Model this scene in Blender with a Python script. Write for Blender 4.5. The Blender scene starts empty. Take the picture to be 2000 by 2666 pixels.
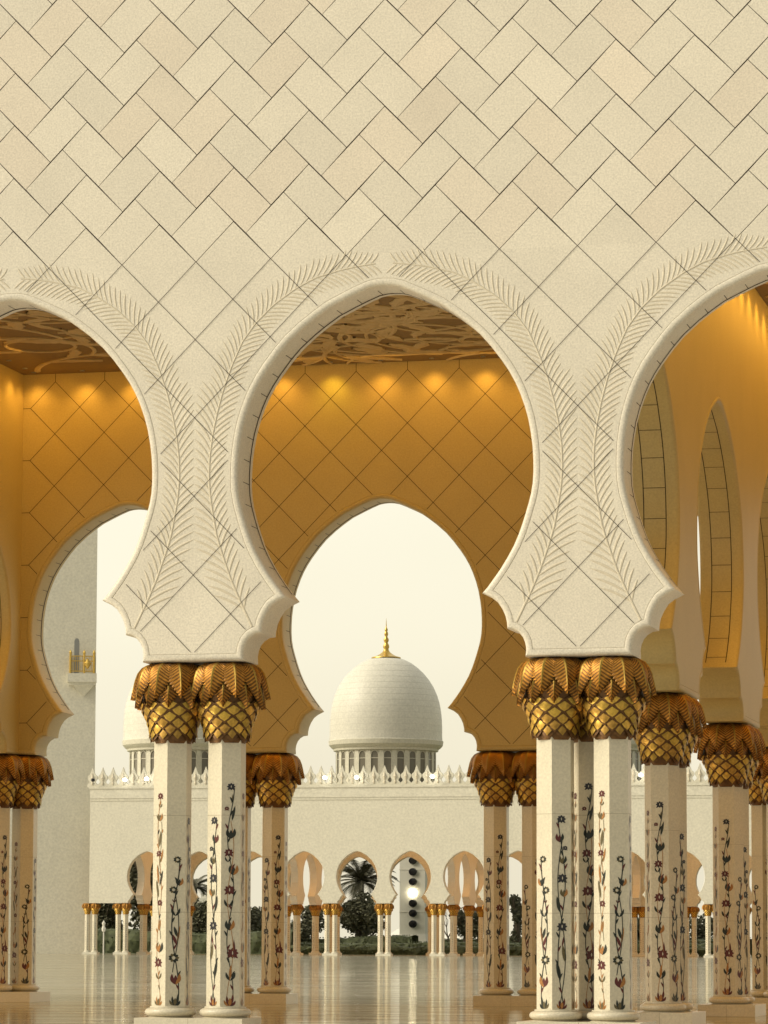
import bpy, math, random
from mathutils import Vector, Matrix
C = bpy.context.scene
COL = C.collection
S = 5.0          # one bay of the arcade, metres
ZF = 0.038       # plinth height, in bays; every local z below is measured from the plinth top
rad = math.radians

# ---------------------------------------------------------------- camera
cam_d = bpy.data.cameras.new('camera'); cam = bpy.data.objects.new('camera', cam_d); COL.objects.link(cam)
YAW, PITCH, ROLL = -0.24279, 0.10036, 0.00462
fw = Vector((math.sin(YAW)*math.cos(PITCH), math.cos(YAW)*math.cos(PITCH), math.sin(PITCH)))
rt = Vector((math.cos(YAW), -math.sin(YAW), 0)); up = rt.cross(fw)
cr, sr = math.cos(ROLL), math.sin(ROLL)
r2 = cr*rt + sr*up; u2 = -sr*rt + cr*up
m = Matrix((r2, u2, -fw)).transposed().to_4x4()
m.translation = Vector((3.52678*S, -8.82627*S, (0.1919+ZF)*S))
cam.matrix_world = m
cam_d.sensor_fit = 'HORIZONTAL'; cam_d.sensor_width = 24; cam_d.lens = 9.28509*12
cam_d.shift_x = 0.0712; cam_d.shift_y = 0.0935
cam_d.clip_start = 0.5; cam_d.clip_end = 6000
C.camera = cam

# ---------------------------------------------------------------- sky, sun, exposure
SUN_EL, SUN_AZ = rad(34), rad(-118)      # azimuth from +y, clockwise: the light comes from the left and a little behind the camera
w = bpy.data.worlds.new('World'); C.world = w; w.use_nodes = True
nt = w.node_tree; nt.nodes.clear()
def N(t, **k):
    n = nt.nodes.new(t)
    for a, b in k.items(): setattr(n, a, b)
    return n
out = N('ShaderNodeOutputWorld'); add = N('ShaderNodeAddShader')
sky = N('ShaderNodeTexSky', sky_type='NISHITA'); sky.sun_disc = False
sky.sun_elevation = SUN_EL; sky.sun_rotation = SUN_AZ; sky.dust_density = 6; sky.air_density = 1.2
b1 = N('ShaderNodeBackground'); b1.inputs[1].default_value = 0.05
b2 = N('ShaderNodeBackground'); b2.inputs[1].default_value = 0.85     # the bright overcast cloud layer
tc = N('ShaderNodeTexCoord'); nz = N('ShaderNodeTexNoise'); nz.inputs['Scale'].default_value = 2.2; nz.inputs['Detail'].default_value = 3
mp = N('ShaderNodeMapping'); mp.inputs['Scale'].default_value = (1, 1, 3.5)
rp = N('ShaderNodeValToRGB')
rp.color_ramp.elements[0].position = .3; rp.color_ramp.elements[0].color = (.95, .87, .66, 1)
rp.color_ramp.elements[1].position = .7; rp.color_ramp.elements[1].color = (1.12, 1.05, .82, 1)
L = nt.links.new
L(tc.outputs['Generated'], mp.inputs[0]); L(mp.outputs[0], nz.inputs['Vector']); L(nz.outputs['Fac'], rp.inputs[0]); 
# added falloff: sky dimmed behind the camera and to the right, darkening the soffits
dt = N('ShaderNodeVectorMath', operation='DOT_PRODUCT'); dt.inputs[1].default_value = Vector((-.45, .85, .1)).normalized()
dm = N('ShaderNodeMapRange'); dm.inputs[1].default_value = -.5; dm.inputs[2].default_value = .6; dm.inputs[3].default_value = .36; dm.inputs[4].default_value = 1.0
ds = N('ShaderNodeVectorMath', operation='SCALE')
L(tc.outputs['Generated'], dt.inputs[0]); L(dt.outputs['Value'], dm.inputs[0]); L(rp.outputs[0], ds.inputs[0]); L(dm.outputs[0], ds.inputs['Scale']); L(ds.outputs[0], b2.inputs[0])
L(sky.outputs[0], b1.inputs[0]); L(b1.outputs[0], add.inputs[0]); L(b2.outputs[0], add.inputs[1]); L(add.outputs[0], out.inputs[0])
sd = bpy.data.lights.new('sun', 'SUN'); sd.energy = 2.65; sd.angle = rad(24); sd.color = (1, .93, .76)
so = bpy.data.objects.new('sun', sd); COL.objects.link(so)
sdir = Vector((math.sin(SUN_AZ)*math.cos(SUN_EL), math.cos(SUN_AZ)*math.cos(SUN_EL), math.sin(SUN_EL)))
so.rotation_euler = (-sdir).to_track_quat('-Z', 'Y').to_euler(); so.location = sdir*400
C.view_settings.view_transform = 'Standard'; C.view_settings.look = 'None'; C.view_settings.exposure = 0; C.view_settings.gamma = 1
C.render.engine = 'CYCLES'
C.cycles.max_bounces = 7; C.cycles.diffuse_bounces = 4; C.cycles.glossy_bounces = 3; C.cycles.sample_clamp_indirect = 4

# ---------------------------------------------------------------- materials
def mat(name, col, rough=.5, metal=0, speck=0, scale=60, big=.0, tint=False, emit=None, es=0, spec=.5, bump=0, bscale=40):
    m = bpy.data.materials.new(name); m.use_nodes = True; t = m.node_tree; b = t.nodes['Principled BSDF']
    b.inputs['Roughness'].default_value = rough; b.inputs['Metallic'].default_value = metal
    b.inputs['Specular IOR Level'].default_value = spec
    b.inputs['Base Color'].default_value = (*col, 1)
    last = None
    if speck or big:
        tc = t.nodes.new('ShaderNodeTexCoord')
        v = t.nodes.new('ShaderNodeMath'); v.operation = 'ADD'; v.inputs[0].default_value = 1; v.inputs[1].default_value = 0
        acc = None
        for amt, sc in ((speck, scale), (big, 1.1)):
            if not amt: continue
            n = t.nodes.new('ShaderNodeTexNoise'); n.inputs['Scale'].default_value = sc; n.inputs['Detail'].default_value = 4
            t.links.new(tc.outputs['Object'], n.inputs['Vector'])
            mr = t.nodes.new('ShaderNodeMapRange'); mr.inputs[1].default_value = .3; mr.inputs[2].default_value = .7
            mr.inputs[3].default_value = 1-amt; mr.inputs[4].default_value = 1+amt*.6
            t.links.new(n.outputs['Fac'], mr.inputs[0])
            if acc is None: acc = mr.outputs[0]
            else:
                q = t.nodes.new('ShaderNodeMath'); q.operation = 'MULTIPLY'; t.links.new(acc, q.inputs[0]); t.links.new(mr.outputs[0], q.inputs[1]); acc = q.outputs[0]
        sc = t.nodes.new('ShaderNodeVectorMath'); sc.operation = 'SCALE'; sc.inputs[0].default_value = col
        t.links.new(acc, sc.inputs['Scale']); last = sc.outputs[0]
    if tint:
        at = t.nodes.new('ShaderNodeAttribute'); at.attribute_name = 'tint'
        mx = t.nodes.new('ShaderNodeVectorMath'); mx.operation = 'MULTIPLY'; mx.inputs[0].default_value = col
        if last is not None: t.links.new(last, mx.inputs[0])
        t.links.new(at.outputs['Color'], mx.inputs[1]); last = mx.outputs[0]
    if last is not None: t.links.new(last, b.inputs['Base Color'])
    if bump:
        tc = t.nodes.new('ShaderNodeTexCoord'); n = t.nodes.new('ShaderNodeTexNoise'); n.inputs['Scale'].default_value = bscale; n.inputs['Detail'].default_value = 6
        bp = t.nodes.new('ShaderNodeBump'); bp.inputs['Strength'].default_value = bump; bp.inputs['Distance'].default_value = .02
        t.links.new(tc.outputs['Object'], n.inputs['Vector']); t.links.new(n.outputs['Fac'], bp.inputs['Height']); t.links.new(bp.outputs[0], b.inputs['Normal'])
    if emit: b.inputs['Emission Color'].default_value = (*emit, 1); b.inputs['Emission Strength'].default_value = es
    return m
MARB = (.69, .64, .525)
M = {}
M['marble'] = mat('cream_marble', MARB, .5, speck=.16, scale=42, big=.07)
M['marble_tile'] = mat('cream_marble_tiles', MARB, .5, speck=.16, scale=42, big=.04, tint=True)
M['lamplit'] = mat('lamplit_marble', (.47, .365, .145), .5, speck=.10, scale=34, big=.05)  # same marble as the front wall; warm lamp light put into its colour
M['joint'] = mat('dark_joint', (.04, .03, .02), .9)
M['fine_joint'] = mat('fine_joint', (.33, .28, .19), .9)
M['carve'] = mat('shaded_carved_marble', (.585, .525, .40), .6, speck=.12, scale=50)  # wall marble made darker: shade of the relief put into the colour
M['shaft'] = mat('white_marble', (.62, .57, .43), .35, speck=.12, scale=34, big=.05)
M['base'] = mat('plinth_marble', (.60, .55, .42), .38, speck=.12, scale=40, big=.06)
M['far'] = mat('distant_marble', (.62, .59, .475), .6, speck=.13, scale=5, big=.03)
M['dome'] = mat('dome_marble', (.66, .635, .54), .5, speck=.12, scale=5, big=.04)
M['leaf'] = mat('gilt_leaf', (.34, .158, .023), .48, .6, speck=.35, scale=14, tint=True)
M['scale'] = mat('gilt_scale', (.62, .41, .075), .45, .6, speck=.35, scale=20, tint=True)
M['core'] = mat('dark_bronze', (.14, .065, .016), .5, .4, speck=.3, scale=20)
M['dome_joint'] = mat('dome_joint', (.54, .515, .43), .7)
M['gold'] = mat('polished_gold', (.62, .42, .10), .35, .7, speck=.2, scale=8)
M['ceil'] = mat('brown_ceiling', (.24, .155, .055), .8, speck=.1, scale=10)
M['vine'] = mat('tan_relief', (.55, .42, .20), .7, speck=.1, scale=10)
M['red'] = mat('red_inlay', (.10, .018, .016), .3, speck=.3, scale=60)
M['green'] = mat('dark_green_inlay', (.018, .024, .018), .3, speck=.3, scale=60)
M['ochre'] = mat('ochre_inlay', (.36, .16, .04), .3, speck=.3, scale=60)
M['olive'] = mat('olive_inlay', (.12, .095, .04), .3, speck=.3, scale=60)
M['slate'] = mat('slate_inlay', (.022, .023, .03), .3, speck=.3, scale=60)
M['black'] = mat('black_glass', (.012, .012, .014), .15)
M['glass'] = mat('window_glass', (.17, .155, .12), .2)
M['lamp'] = mat('lit_lamp', (1, 1, 1), .5, emit=(1, .97, .88), es=10)
M['lampb'] = mat('lit_lamp_bright', (1, 1, 1), .5, emit=(1, .88, .6), es=16)
M['metal'] = mat('grey_metal', (.3, .3, .28), .4, .6)
M['trunk'] = mat('bark', (.10, .08, .055), .9, speck=.3, scale=6)
M['fol'] = mat('dark_foliage', (.115, .115, .065), .7, speck=.4, scale=1.2)
M['fol2'] = mat('palm_foliage', (.11, .105, .065), .6, speck=.4, scale=1.5)
M['hedge'] = mat('hedge_green', (.080, .095, .042), .8, speck=.5, scale=2)
M['lawn'] = mat('lawn', (.09, .12, .045), .9, speck=.3, scale=.6)
M['tent'] = mat('white_canvas', (.8, .78, .7), .7)
M['city'] = mat('pale_render', (.62, .60, .52), .8, speck=.05, scale=.5)

# ---------------------------------------------------------------- mesh helpers (all in bays, scaled by S on build)
class MB:
    def __init__(s): s.v = []; s.f = []; s.m = []; s.t = []
    def add(s, vs, fs, mi=0, tint=(1, 1, 1)):
        o = len(s.v); s.v += vs
        for f in fs: s.f.append([i+o for i in f]); s.m.append(mi); s.t.append(tint)
    def box(s, x0, x1, y0, y1, z0, z1, mi=0, tint=(1, 1, 1)):
        s.add([(x0,y0,z0),(x1,y0,z0),(x1,y1,z0),(x0,y1,z0),(x0,y0,z1),(x1,y0,z1),(x1,y1,z1),(x0,y1,z1)],
              [(0,3,2,1),(4,5,6,7),(0,1,5,4),(1,2,6,5),(2,3,7,6),(3,0,4,7)], mi, tint)
    def lathe(s, prof, n=24, mi=0, cx=0, cy=0, cap=True, a0=0):
        vs = []; fs = []
        for r, z in prof:
            for i in range(n):
                a = a0+2*math.pi*i/n; vs.append((cx+r*math.cos(a), cy+r*math.sin(a), z))
        for j in range(len(prof)-1):
            for i in range(n):
                k = (i+1) % n; fs.append((j*n+i, j*n+k, (j+1)*n+k, (j+1)*n+i))
        if cap: fs.append(tuple(range(n-1, -1, -1))); fs.append(tuple((len(prof)-1)*n+i for i in range(n)))
        s.add(vs, fs, mi)
    def tube(s, pts, rs, n=6, mi=0):
        vs = []; fs = []
        for i, p in enumerate(pts):
            p = Vector(p); a = Vector(pts[max(i-1, 0)]); b = Vector(pts[min(i+1, len(pts)-1)])
            d = (b-a).normalized(); x = d.cross(Vector((0.3, 0.2, 1)) if abs(d.z) < .9 else Vector((1, 0, 0))).normalized(); y = d.cross(x)
            r = rs[i] if isinstance(rs, (list, tuple)) else rs
            for k in range(n):
                t = 2*math.pi*k/n; vs.append(tuple(p+(x*math.cos(t)+y*math.sin(t))*r))
        for j in range(len(pts)-1):
            for i in range(n): k = (i+1) % n; fs.append((j*n+i, j*n+k, (j+1)*n+k, (j+1)*n+i))
        fs.append(tuple(range(n-1, -1, -1))); fs.append(tuple((len(pts)-1)*n+i for i in range(n)))
        s.add(vs, fs, mi)
    def build(s, name, mats, parent=None, smooth=None, loc=None, zoff=ZF, bevel=0):
        me = bpy.data.meshes.new(name)
        me.from_pydata([(x*S, y*S, (z+zoff)*S) for x, y, z in s.v], [], s.f)
        if not isinstance(mats, (list, tuple)): mats = [mats]
        for q in mats: me.materials.append(M[q])
        me.polygons.foreach_set('material_index', s.m)
        if any(q in ('marble_tile', 'leaf', 'scale') for q in mats):
            at = me.attributes.new('tint', 'FLOAT_COLOR', 'FACE')
            at.data.foreach_set('color', [c for t in s.t for c in (*t, 1)])
        if smooth:
            me.polygons.foreach_set('use_smooth', [True]*len(s.f)); me.set_sharp_from_angle(angle=rad(smooth))
        me.update()
        o = bpy.data.objects.new(name, me); COL.objects.link(o)
        if parent: o.parent = parent
        if loc: o.location = (loc[0]*S, loc[1]*S, loc[2]*S if len(loc) > 2 else 0)
        if bevel:
            b = o.modifiers.new('bevel', 'BEVEL'); b.width = bevel*S; b.segments = 2; b.limit_method = 'ANGLE'
        return o
def tag(o, label=None, cat=None, group=None, kind=None):
    if label: o['label'] = label
    if cat: o['category'] = cat
    if group: o['group'] = group
    if kind: o['kind'] = kind
    return o
def thing(name, x, y, label, cat, group=None, rz=0, z=0):
    o = bpy.data.objects.new(name, None); COL.objects.link(o); o.location = (x*S, y*S, z*S); o.rotation_euler.z = rz
    o.empty_display_size = .3
    return tag(o, label, cat, group)
def kids(o): return [c for c in bpy.data.objects if c.parent == o]
TREE = {}
def copy_tree(o, parent=None):
    c = o.copy(); COL.objects.link(c); c.parent = parent
    for ch in TREE.get(o, []): copy_tree(ch, c)
    return c
def remember(o):
    ch = [c for c in bpy.data.objects if c.parent == o]
    TREE[o] = ch
    for c in ch: remember(c)

# ---------------------------------------------------------------- ground
def floor_mat():
    m = bpy.data.materials.new('wet_marble_floor'); m.use_nodes = True; t = m.node_tree; b = t.nodes['Principled BSDF']
    tc = t.nodes.new('ShaderNodeTexCoord')
    def noise(sx, sy, sc, det=3):
        mp = t.nodes.new('ShaderNodeMapping'); mp.inputs['Scale'].default_value = (sx, sy, 1); n = t.nodes.new('ShaderNodeTexNoise')
        mp.inputs['Rotation'].default_value = (0, 0, 0)
        n.inputs['Scale'].default_value = sc; n.inputs['Detail'].default_value = det
        t.links.new(tc.outputs['Object'], mp.inputs[0]); t.links.new(mp.outputs[0], n.inputs['Vector']); return n
    n1 = noise(.12, 1.5, 1.3, 4); n2 = noise(.03, .18, 1.0, 2); n3 = noise(1, 1, .12, 3)
    ad = t.nodes.new('ShaderNodeMath'); ad.operation = 'ADD'; t.links.new(n1.outputs['Fac'], ad.inputs[0]); t.links.new(n2.outputs['Fac'], ad.inputs[1])
    bp = t.nodes.new('ShaderNodeBump'); bp.inputs['Strength'].default_value = .3; bp.inputs['Distance'].default_value = .05
    t.links.new(ad.outputs[0], bp.inputs['Height']); 
    rp = t.nodes.new('ShaderNodeValToRGB'); rp.color_ramp.elements[0].position = .35; rp.color_ramp.elements[0].color = (.34, .315, .25, 1)
    rp.color_ramp.elements[1].position = .65; rp.color_ramp.elements[1].color = (.44, .41, .33, 1)
    t.links.new(n3.outputs['Fac'], rp.inputs[0]); t.nodes.remove(b)
    df = t.nodes.new('ShaderNodeBsdfDiffuse'); gl = t.nodes.new('ShaderNodeBsdfGlossy'); mx = t.nodes.new('ShaderNodeMixShader')
    gl.inputs['Roughness'].default_value = .035; gl.inputs['Color'].default_value = (.97, .95, .88, 1)
    bk = t.nodes.new('ShaderNodeTexBrick'); bk.offset = 0; bk.inputs['Scale'].default_value = 1; bk.inputs['Brick Width'].default_value = 1.25; bk.inputs['Row Height'].default_value = 1.25
    bk.inputs['Mortar Size'].default_value = .012; bk.inputs['Mortar'].default_value = (.62, .58, .5, 1); bk.inputs['Color1'].default_value = (1, 1, 1, 1); bk.inputs['Color2'].default_value = (.9, .89, .86, 1)
    t.links.new(tc.outputs['Object'], bk.inputs['Vector'])
    vm = t.nodes.new('ShaderNodeVectorMath'); vm.operation = 'MULTIPLY'; t.links.new(rp.outputs[0], vm.inputs[0]); t.links.new(bk.outputs['Color'], vm.inputs[1])
    t.links.new(vm.outputs[0], df.inputs['Color']); t.links.new(bp.outputs[0], gl.inputs['Normal'])
    n4 = noise(.06, 1.9, .7, 4); mr = t.nodes.new('ShaderNodeMapRange'); mr.inputs[1].default_value = .35; mr.inputs[2].default_value = .65; mr.inputs[3].default_value = .44; mr.inputs[4].default_value = .86
    t.links.new(n4.outputs['Fac'], mr.inputs[0]); t.links.new(mr.outputs[0], mx.inputs[0])
    t.links.new(df.outputs[0], mx.inputs[1]); t.links.new(gl.outputs[0], mx.inputs[2])
    t.links.new(mx.outputs[0], t.nodes['Material Output'].inputs['Surface'])
    return m
M['floor'] = floor_mat()
mb = MB(); mb.add([(-120,-60,-ZF),(120,-60,-ZF),(120,59.6,-ZF),(-120,59.6,-ZF)], [(0,1,2,3)])
tag(mb.build('courtyard_floor', 'floor'), kind='structure')
mb = MB(); mb.add([(-900,59.6,-ZF-.0),(900,59.6,-ZF),(900,1100,-ZF),(-900,1100,-ZF)], [(0,1,2,3)])
mb.add([(-900,-200,-ZF-.02),(-900,59.6,-ZF-.02),(900,59.6,-ZF-.02),(900,-200,-ZF-.02)], [(3,2,1,0)][:1])
tag(mb.build('garden_lawn', 'lawn'), kind='structure')

# ---------------------------------------------------------------- arch outline (half), fitted to the photograph
A1 = [(0,1.8635),(.020,1.8620),(.0391,1.8582),(.0687,1.8462),(.1024,1.8305),(.1444,1.8100),(.1779,1.7870),(.2114,1.7615),(.2489,1.7280),(.2756,1.6975),(.3036,1.6605),(.3223,1.6325),(.3378,1.6045),(.3502,1.5764),(.3626,1.5421),(.3719,1.5079),(.3786,1.4708),(.3825,1.4400),(.3845,1.4050),(.3848,1.3750),(.3830,1.3450),(.3785,1.3180),(.3720,1.2930),(.3640,1.2660),(.3559,1.2407),(.3470,1.2160),(.3346,1.1876),(.3191,1.1593),(.3016,1.1310),(.2842,1.1065),(.2687,1.0857),(.2540,1.0687)]
A2 = [(.2784,1.0569),(.2939,1.0451),(.3055,1.0277),(.3132,1.0104),(.3171,.9932),(.3182,.9780)]
A3 = [(.3344,.9758),(.3479,.9679),(.3576,.9564),(.3633,.9430),(.3660,.9277),(.3645,.9070)]
def outline(k=1.0, step=1):
    a = A1[::step] + ([A1[-1]] if (len(A1)-1) % step else [])
    return [(x*k, z) for x, z in a + A2[::step] + ([A2[-1]] if (len(A2)-1) % step else []) + A3[::step] + ([A3[-1]] if (len(A3)-1) % step else [])]
def offset(pts, o, end):
    # offset the half outline into the wall by o; end = half bay width (the bottom edge runs to the pier's middle)
    P = pts + [(end, pts[-1][1])]
    Q = []
    for i, (x, z) in enumerate(P):
        if i == 0: Q.append((0, z+o)); continue
        if i == len(P)-1: Q.append((end, z+o)); continue
        a = Vector((x-P[i-1][0], z-P[i-1][1])).normalized(); b = Vector((P[i+1][0]-x, P[i+1][1]-z)).normalized()
        n1 = Vector((-a.y, a.x)); n2 = Vector((-b.y, b.x)); n = n1+n2
        if n.length < .2: n = n1
        n.normalize(); k = o/max(n.dot(n1), .45)
        Q.append((x+n.x*k, z+n.y*k))
    for i in range(1, len(Q)):                      # keep it falling
        if Q[i][1] > Q[i-1][1]-1e-4 and i < len(Q)-1: Q[i] = (Q[i][0], Q[i-1][1]-1e-4)
    return Q
LIP = .019
def profile(t, o=LIP):
    f = [(0, -t+.011), (.0008, -t+.007), (.003, -t+.0028), (.0060, -t+.0002), (.011, -t-.0008), (.0175, -t-.0010), (.0200, -t-.0004), (.0212, -t+.0014), (.0222, -t)]
    return [(a*o/.022, b) for a, b in f]
def moulding(k, half, t, step=1):
    """rolled arch border and soffit of one bay, both faces"""
    pts = outline(k, step); mb = MB()
    pr = profile(t); full = [(o, y) for o, y in pr[::-1]] + [(o, -y) for o, y in pr]
    rows = [offset(pts, o, half) if o > 0 else pts+[(half, pts[-1][1])] for o, y in full]
    for sgn in (1, -1):
        vs = []; fs = []; n = len(rows[0])
        for (o, y), row in zip(full, rows): vs += [(sgn*x, y, z) for x, z in row]
        for j in range(len(rows)-1):
            for i in range(n-1):
                q = (j*n+i, j*n+i+1, (j+1)*n+i+1, (j+1)*n+i); fs.append(q if sgn > 0 else q[::-1])
        mb.add(vs, fs)
    return mb, pts
def soffit_lines(mb, pts, t, spacing, y0, y1, main=None, w=.0011, mi=1, both=False):
    """dark joints on the soffit: a line running round the arch near its back and short cross joints"""
    arc = pts[:len(A1)] ; off = .0006; wl = .0013 if both else .0042
    def nrm(i):
        a = Vector(arc[max(i-1, 0)]); b = Vector(arc[min(i+1, len(arc)-1)]); d = (b-a).normalized(); return Vector((-d.y, d.x))
    for sgn in (1, -1):
        for ym in ([y1, y0] if both else [y1]):
            vs = []; fs = []
            for i, p in enumerate(arc[:-1]):
                n = nrm(i)
                if i == 0: n = Vector((0, 1))
                q = Vector(p)-n*off
                vs += [(sgn*q.x, ym-wl, q.y), (sgn*q.x, ym+wl, q.y)]
            for i in range(len(arc)-2): fs.append((2*i, 2*i+1, 2*i+3, 2*i+2) if sgn > 0 else (2*i+2, 2*i+3, 2*i+1, 2*i))
            mb.add(vs, fs, mi)
        s = 0; nxt = spacing*.5
        for i in range(len(arc)-2):
            a = Vector(arc[i]); b = Vector(arc[i+1]); l = (b-a).length
            while s+l > nxt:
                p = a.lerp(b, (nxt-s)/l); d = (b-a).normalized(); n = Vector((-d.y, d.x)); q = p-n*off; ww = w*.8
                c1 = q-d*ww; c2 = q+d*ww
                mb.add([(sgn*c1.x, y0, c1.y), (sgn*c2.x, y0, c2.y), (sgn*c2.x, y1, c2.y), (sgn*c1.x, y1, c1.y)], [(0, 1, 2, 3)], mi)
                nxt += spacing
            s += l
def wall_panel(k, half, t, ztop, step=1, zmid=None):
    """the flat of the wall round one opening, both faces (front can stop at zmid where the plates begin)"""
    pts = outline(k, step); e = offset(pts, .0222*LIP/.022, half); mb = MB()
    for y, sy in ((-t, 1), (t, -1)):
        zt = zmid if (zmid and sy > 0) else ztop
        for sx in (1, -1):
            vs = [(0, y, zt), (sx*half, y, zt)] ; fs = []
            for x, z in e: vs += [(sx*x, y, z), (sx*half, y, z)]
            n = len(e)+1
            for i in range(n-1):
                q = (2*i, 2*i+2, 2*i+3, 2*i+1)
                fs.append(q if sx*sy > 0 else q[::-1])
            mb.add(vs, fs)
    return mb, e
def hw_at(e, z):
    """half width of the moulded opening at height z"""
    if z > e[0][1]: return 0
    for (x0, z0), (x1, z1) in zip(e, e[1:]):
        if z0 >= z >= z1: return x0+(x1-x0)*(z0-z)/max(z0-z1, 1e-6)
    return 9
T1 = .0767; T2 = .070; W2Y = 4.284; HZ = 1.9443; ZD = .1019; HB2 = 2.3536; ZC = 2.385; ZTOP = 3.05
PY = [0.0, 1.378, 2.806, 4.284]                 # piers along the cross walls
LAMP_POS = []

def joint_seg(mb, a, b, y, w=.0010, mi=0, vert=None):
    a = Vector(a); b = Vector(b); d = (b-a).normalized(); n = Vector((-d.y, d.x))*w
    q = [a+n, a-n, b-n, b+n]
    mb.add([(p.x, y, p.y) for p in q], [(0, 1, 2, 3)], mi)
def lattice(mb, x0, x1, ztop, zpar, inside, y, w=.0010):
    """diamond joints: diagonals through (0.1 i, zpar - ZD j), i+j even"""
    i0 = int(round(x0/.1)); i1 = int(round(x1/.1))
    nrow = int((zpar-.9)/ZD)+2
    for i in range(i0, i1):
        for j in range(0, nrow):
            xa, xb = i*.1, (i+1)*.1; za, zb = zpar-ZD*j, zpar-ZD*(j+1)
            A, B = ((xa, za), (xb, zb)) if (i+j) % 2 == 0 else ((xb, za), (xa, zb))
            run = None; n = 20
            for s in range(n+1):
                f = s/n; p = (A[0]+(B[0]-A[0])*f, A[1]+(B[1]-A[1])*f)
                ok = inside(*p)
                if ok and run is None: run = p
                if (not ok or s == n) and run is not None:
                    q = p if ok else (A[0]+(B[0]-A[0])*(s-1)/n, A[1]+(B[1]-A[1])*(s-1)/n)
                    if abs(q[0]-run[0]) > 1e-4: joint_seg(mb, run, q, y, w)
                    run = None

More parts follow.
